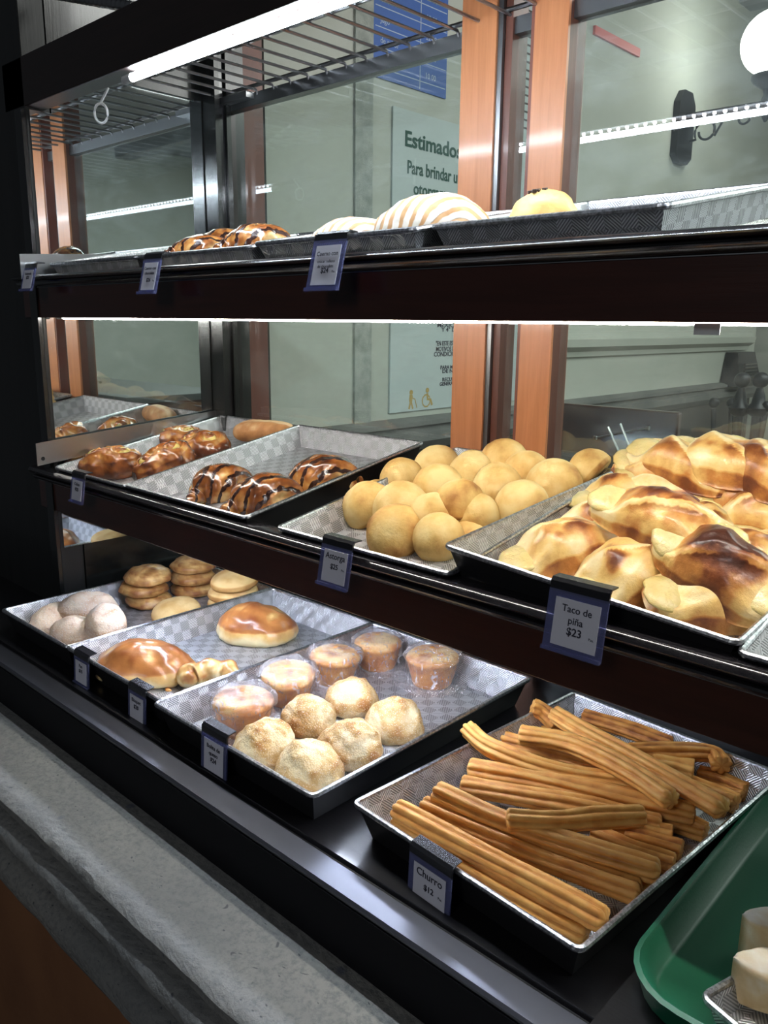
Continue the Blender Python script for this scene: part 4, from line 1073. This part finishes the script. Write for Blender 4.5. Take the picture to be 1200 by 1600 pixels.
for k in range(9):
    z = .70+k*.052; wallbox('grid_line', 1.81, 2.12, z, z+.0025, .0006, M['white_print'], bp, -1.7455)
    text('lettering', ['DE AGUA', 'Coca 600', 'Jugo', 'Leche', 'Café', 'Limonada', 'Naranjada', 'Café olla', 'Malteada'][k] if k % 2 == 0 else 'de sabor', .022, M['white_print'], bp, (-1.7450, 1.83, z+.014), RW, 'LEFT', .0003)
    text('lettering', ['10 00', '14 00', '22 00', '18 00', '25 00', '30 00', '28 00', '20 00', '35 00'][k], .022, M['white_print'], bp, (-1.7450, 2.025, z+.014), RW, 'LEFT', .0003)
lp = wallbox('list_poster', 2.40, 2.66, 0.62, 1.25, .004, M['sign']); tag(lp, 'grey poster of closely printed lines seen between the orange posts', 'poster')
for k in range(22): wallbox('printed_line', 2.42, 2.64, .66+k*.026, .666+k*.026, .0006, M['dado'], lp, -1.7455)
rs = wallbox('red_strip', 2.98, 3.34, 1.055, 1.085, .01, M['red_tape']); tag(rs, 'thin red strip stuck high on the wall by the ceiling', 'sign')
# trapezoid black speaker on the wall
m = MB(); y0, y1 = 4.50, 4.86
vs = [(-1.745, 4.52, -.315), (-1.745, 4.86, -.315), (-1.745, 4.82, -.135), (-1.745, 4.57, -.135), (-1.64, 4.52, -.315), (-1.64, 4.86, -.315), (-1.68, 4.82, -.135), (-1.68, 4.57, -.135)]
o = mk('wall_speaker', vs, [(0, 3, 2, 1), (4, 5, 6, 7), (0, 1, 5, 4), (1, 2, 6, 5), (2, 3, 7, 6), (3, 0, 4, 7)], M['black_iron']); tag(o, 'black tapered box mounted on the wall above the stone dado', 'speaker')
for k in range(6): box('slot', -1.652, -1.645+.0, 4.60, 4.78, -.29+k*.018, -.283+k*.018, M['black_plastic'], o)
# globe lamp on a wrought bracket
def proj(p):
    q = ROT.transposed() @ Vector(p); return (600+FPX*q.x/-q.z, 800-FPX*q.y/-q.z)
lx = -1.75+0.30; ly = 3.78
lamp = empty('wall_lamp', (-1.75, ly, .85)); tag(lamp, 'glowing white globe on a black scrolled iron wall bracket', 'lamp')
m = MB().prism([(-.08, -.11), (-.04, -.14), (.04, -.14), (.08, -.11), (.08, .11), (.04, .16), (-.04, .16), (-.08, .11)], 0, 0.0, .03); m.build('back_plate', M['black_iron'], lamp)
AX = .37; AZ = .06
MB().box(.03, AX+.02, -.010, .010, AZ-.018, AZ+.008, .002).build('arm', M['black_iron'], lamp)
def spiral(cx, cz, r0, r1, a0, turns, n_=26): return [(cx+(r0+(r1-r0)*i/n_)*math.cos(a0+turns*2*PI*i/n_), 0, cz+(r0+(r1-r0)*i/n_)*math.sin(a0+turns*2*PI*i/n_)) for i in range(n_+1)]
MB().tube([(.05, 0, AZ-.11)]+spiral(.12, AZ-.075, .05, .03, PI*1.2, -1.1), .0055, 6).build('scroll', M['black_iron'], lamp, True)
MB().tube([(.16, 0, AZ-.10), (.20, 0, AZ-.03)]+spiral(.28, AZ-.045, .035, .015, PI*.8, -1.2), .005, 6).build('scroll', M['black_iron'], lamp, True)
MB().lathe([(.004, -.075), (.014, -.06), (.018, -.045), (.008, -.03), (.022, -.01), (.026, .01), (.018, .03), (.022, .05), (.06, .075), (.072, .09), (.072, .105), (.06, .11)], (AX, 0, AZ)).build('cup', M['black_iron'], lamp, True)
gm = emit('lamp globe', (1.0, .98, .93), 16.0)
rr = .125
MB().lathe([(rr*math.sin(math.acos(max(-1, min(1, 1-2*i/20)))) if 0 < i < 20 else 0, -rr*(1-2*i/20)) for i in range(21)], (AX, 0, AZ+.11+rr*.93), 32).build('globe', gm, lamp, True)
# iron posts with ball tops
r = empty('iron_stand', (0, 0, 0)); tag(r, 'black iron stand of two poles with ball tops beyond the glass', 'stand')
def ball(x, y, z, rad): MB().lathe([(rad*math.sin(PI*i/12) if 0 < i < 12 else 0, -rad*math.cos(PI*i/12)) for i in range(13)], (x, y, z), 16).build('ball', M['black_iron'], r, True)
for px, dx in [(1160, -.01), (1189, .0)]:
    q = onY(px, 594, 2.8)
    MB().lathe([(.05, -1.55), (.05, -1.54), (.02, -1.52), (.016, -1.5), (.016, q.z-.12), (.03, q.z-.11), (.036, q.z-.09), (.022, q.z-.075), (.018, q.z-.05), (.010, q.z-.025)], (q.x, q.y, 0), 16).build('pole', M['black_iron'], r, True)
    ball(q.x, q.y, q.z, .026)
    for s_ in (-1, 1):
        MB().tube([(q.x, q.y, q.z-.30), (q.x+s_*.04, q.y, q.z-.29), (q.x+s_*.075, q.y, q.z-.22), (q.x+s_*.085, q.y, q.z-.10)], .009, 8).build('arm', M['black_iron'], r, True)
        ball(q.x+s_*.085, q.y, q.z-.08, .018)
# dark wooden panel and steel rods right behind the glass
q = onY(950, 672, 1.75)
MB().box(-.17, .17, -.01, .01, -.06, .055, .004).build('wooden_panel', M['mahogany']).location = q
tag(bpy.data.objects['wooden_panel'], 'dark red-brown wooden panel behind the steel rods', 'panel')
box('panel_support', -.012, .012, -.008, .008, -1.46-q.z+0-0.0, -.06, M['black_iron'], bpy.data.objects['wooden_panel']).location = (0, 0, 0)
r = empty('steel_rod_stand', (0, 0, 0)); tag(r, 'two thin steel rods with a crossbar behind the glass', 'rack')
a_, b_ = onY(950, 667, 1.32), onY(985, 745, 1.32); MB().tube([a_, b_], .0022, 8).build('rod', M['steel'], r, True)
a_, b_ = onY(969, 662, 1.33), onY(1003, 745, 1.33); MB().tube([a_, b_], .0022, 8).build('rod', M['steel'], r, True)
a_, b_ = onY(930, 684, 1.34), onY(1012, 669, 1.34); MB().tube([a_, b_], .0017, 8).build('crossbar', M['steel'], r, True)
MB().lathe([(.004, -.003), (.004, .003)], b_, 10, (1, 0, 0)).build('knob', M['steel'], r); MB().lathe([(.004, -.003), (.004, .003)], a_, 10, (1, 0, 0)).build('knob', M['steel'], r)
# room furniture seen in the mirror: counter and pendants
o = box('room_counter', 0.6, 2.6, 2.2, 2.8, -1.55, -0.42, M['counter'], None, .004); tag(o, 'red-brown counter inside the shop, seen in the side mirror', 'counter')
box('worktop', 0.56, 2.64, 2.16, 2.84, -0.4195, -0.385, M['steel'], o)
for x, y, z, lab in [(0.45, 3.3, .38, 'white globe pendant reflected at the left of the mirror'), (2.6, 4.6, .38, 'small white pendant reflected behind the croissants')]:
    r = empty('pendant_lamp', (x, y, z)); tag(r, lab, 'lamp', 'globe pendants in the shop')
    MB().lathe([(.09*math.sin(PI*i/14) if 0 < i < 14 else 0, -.09*math.cos(PI*i/14)) for i in range(15)], (0, 0, 0), 24).build('globe', gm, r, True)
    MB().lathe([(.006, .30), (.01, .16), (.05, .10), (.055, .075)], (0, 0, 0), 16).build('shade', M['black_iron'], r, True)
    MB().tube([(0, 0, .30), (0, 0, 1.62-z)], .004, 6).build('rod', M['black_iron'], r)
# ribbed duct and outer beam above the canopy at upper left
a_, b_ = onY(105, -6, .80), onY(200, 10, .80)
dv = (b_-a_); a_ = a_-dv*.2; 
m = MB(); K = 60
m.tube([a_+dv*1.3*i/K for i in range(K+1)], [.0085+.0012*math.sin(i*1.9) for i in range(K+1)], 10)
o = m.build('ribbed_duct', M['steel'], None, True); tag(o, 'silver ribbed hose above the case at upper left', 'duct')
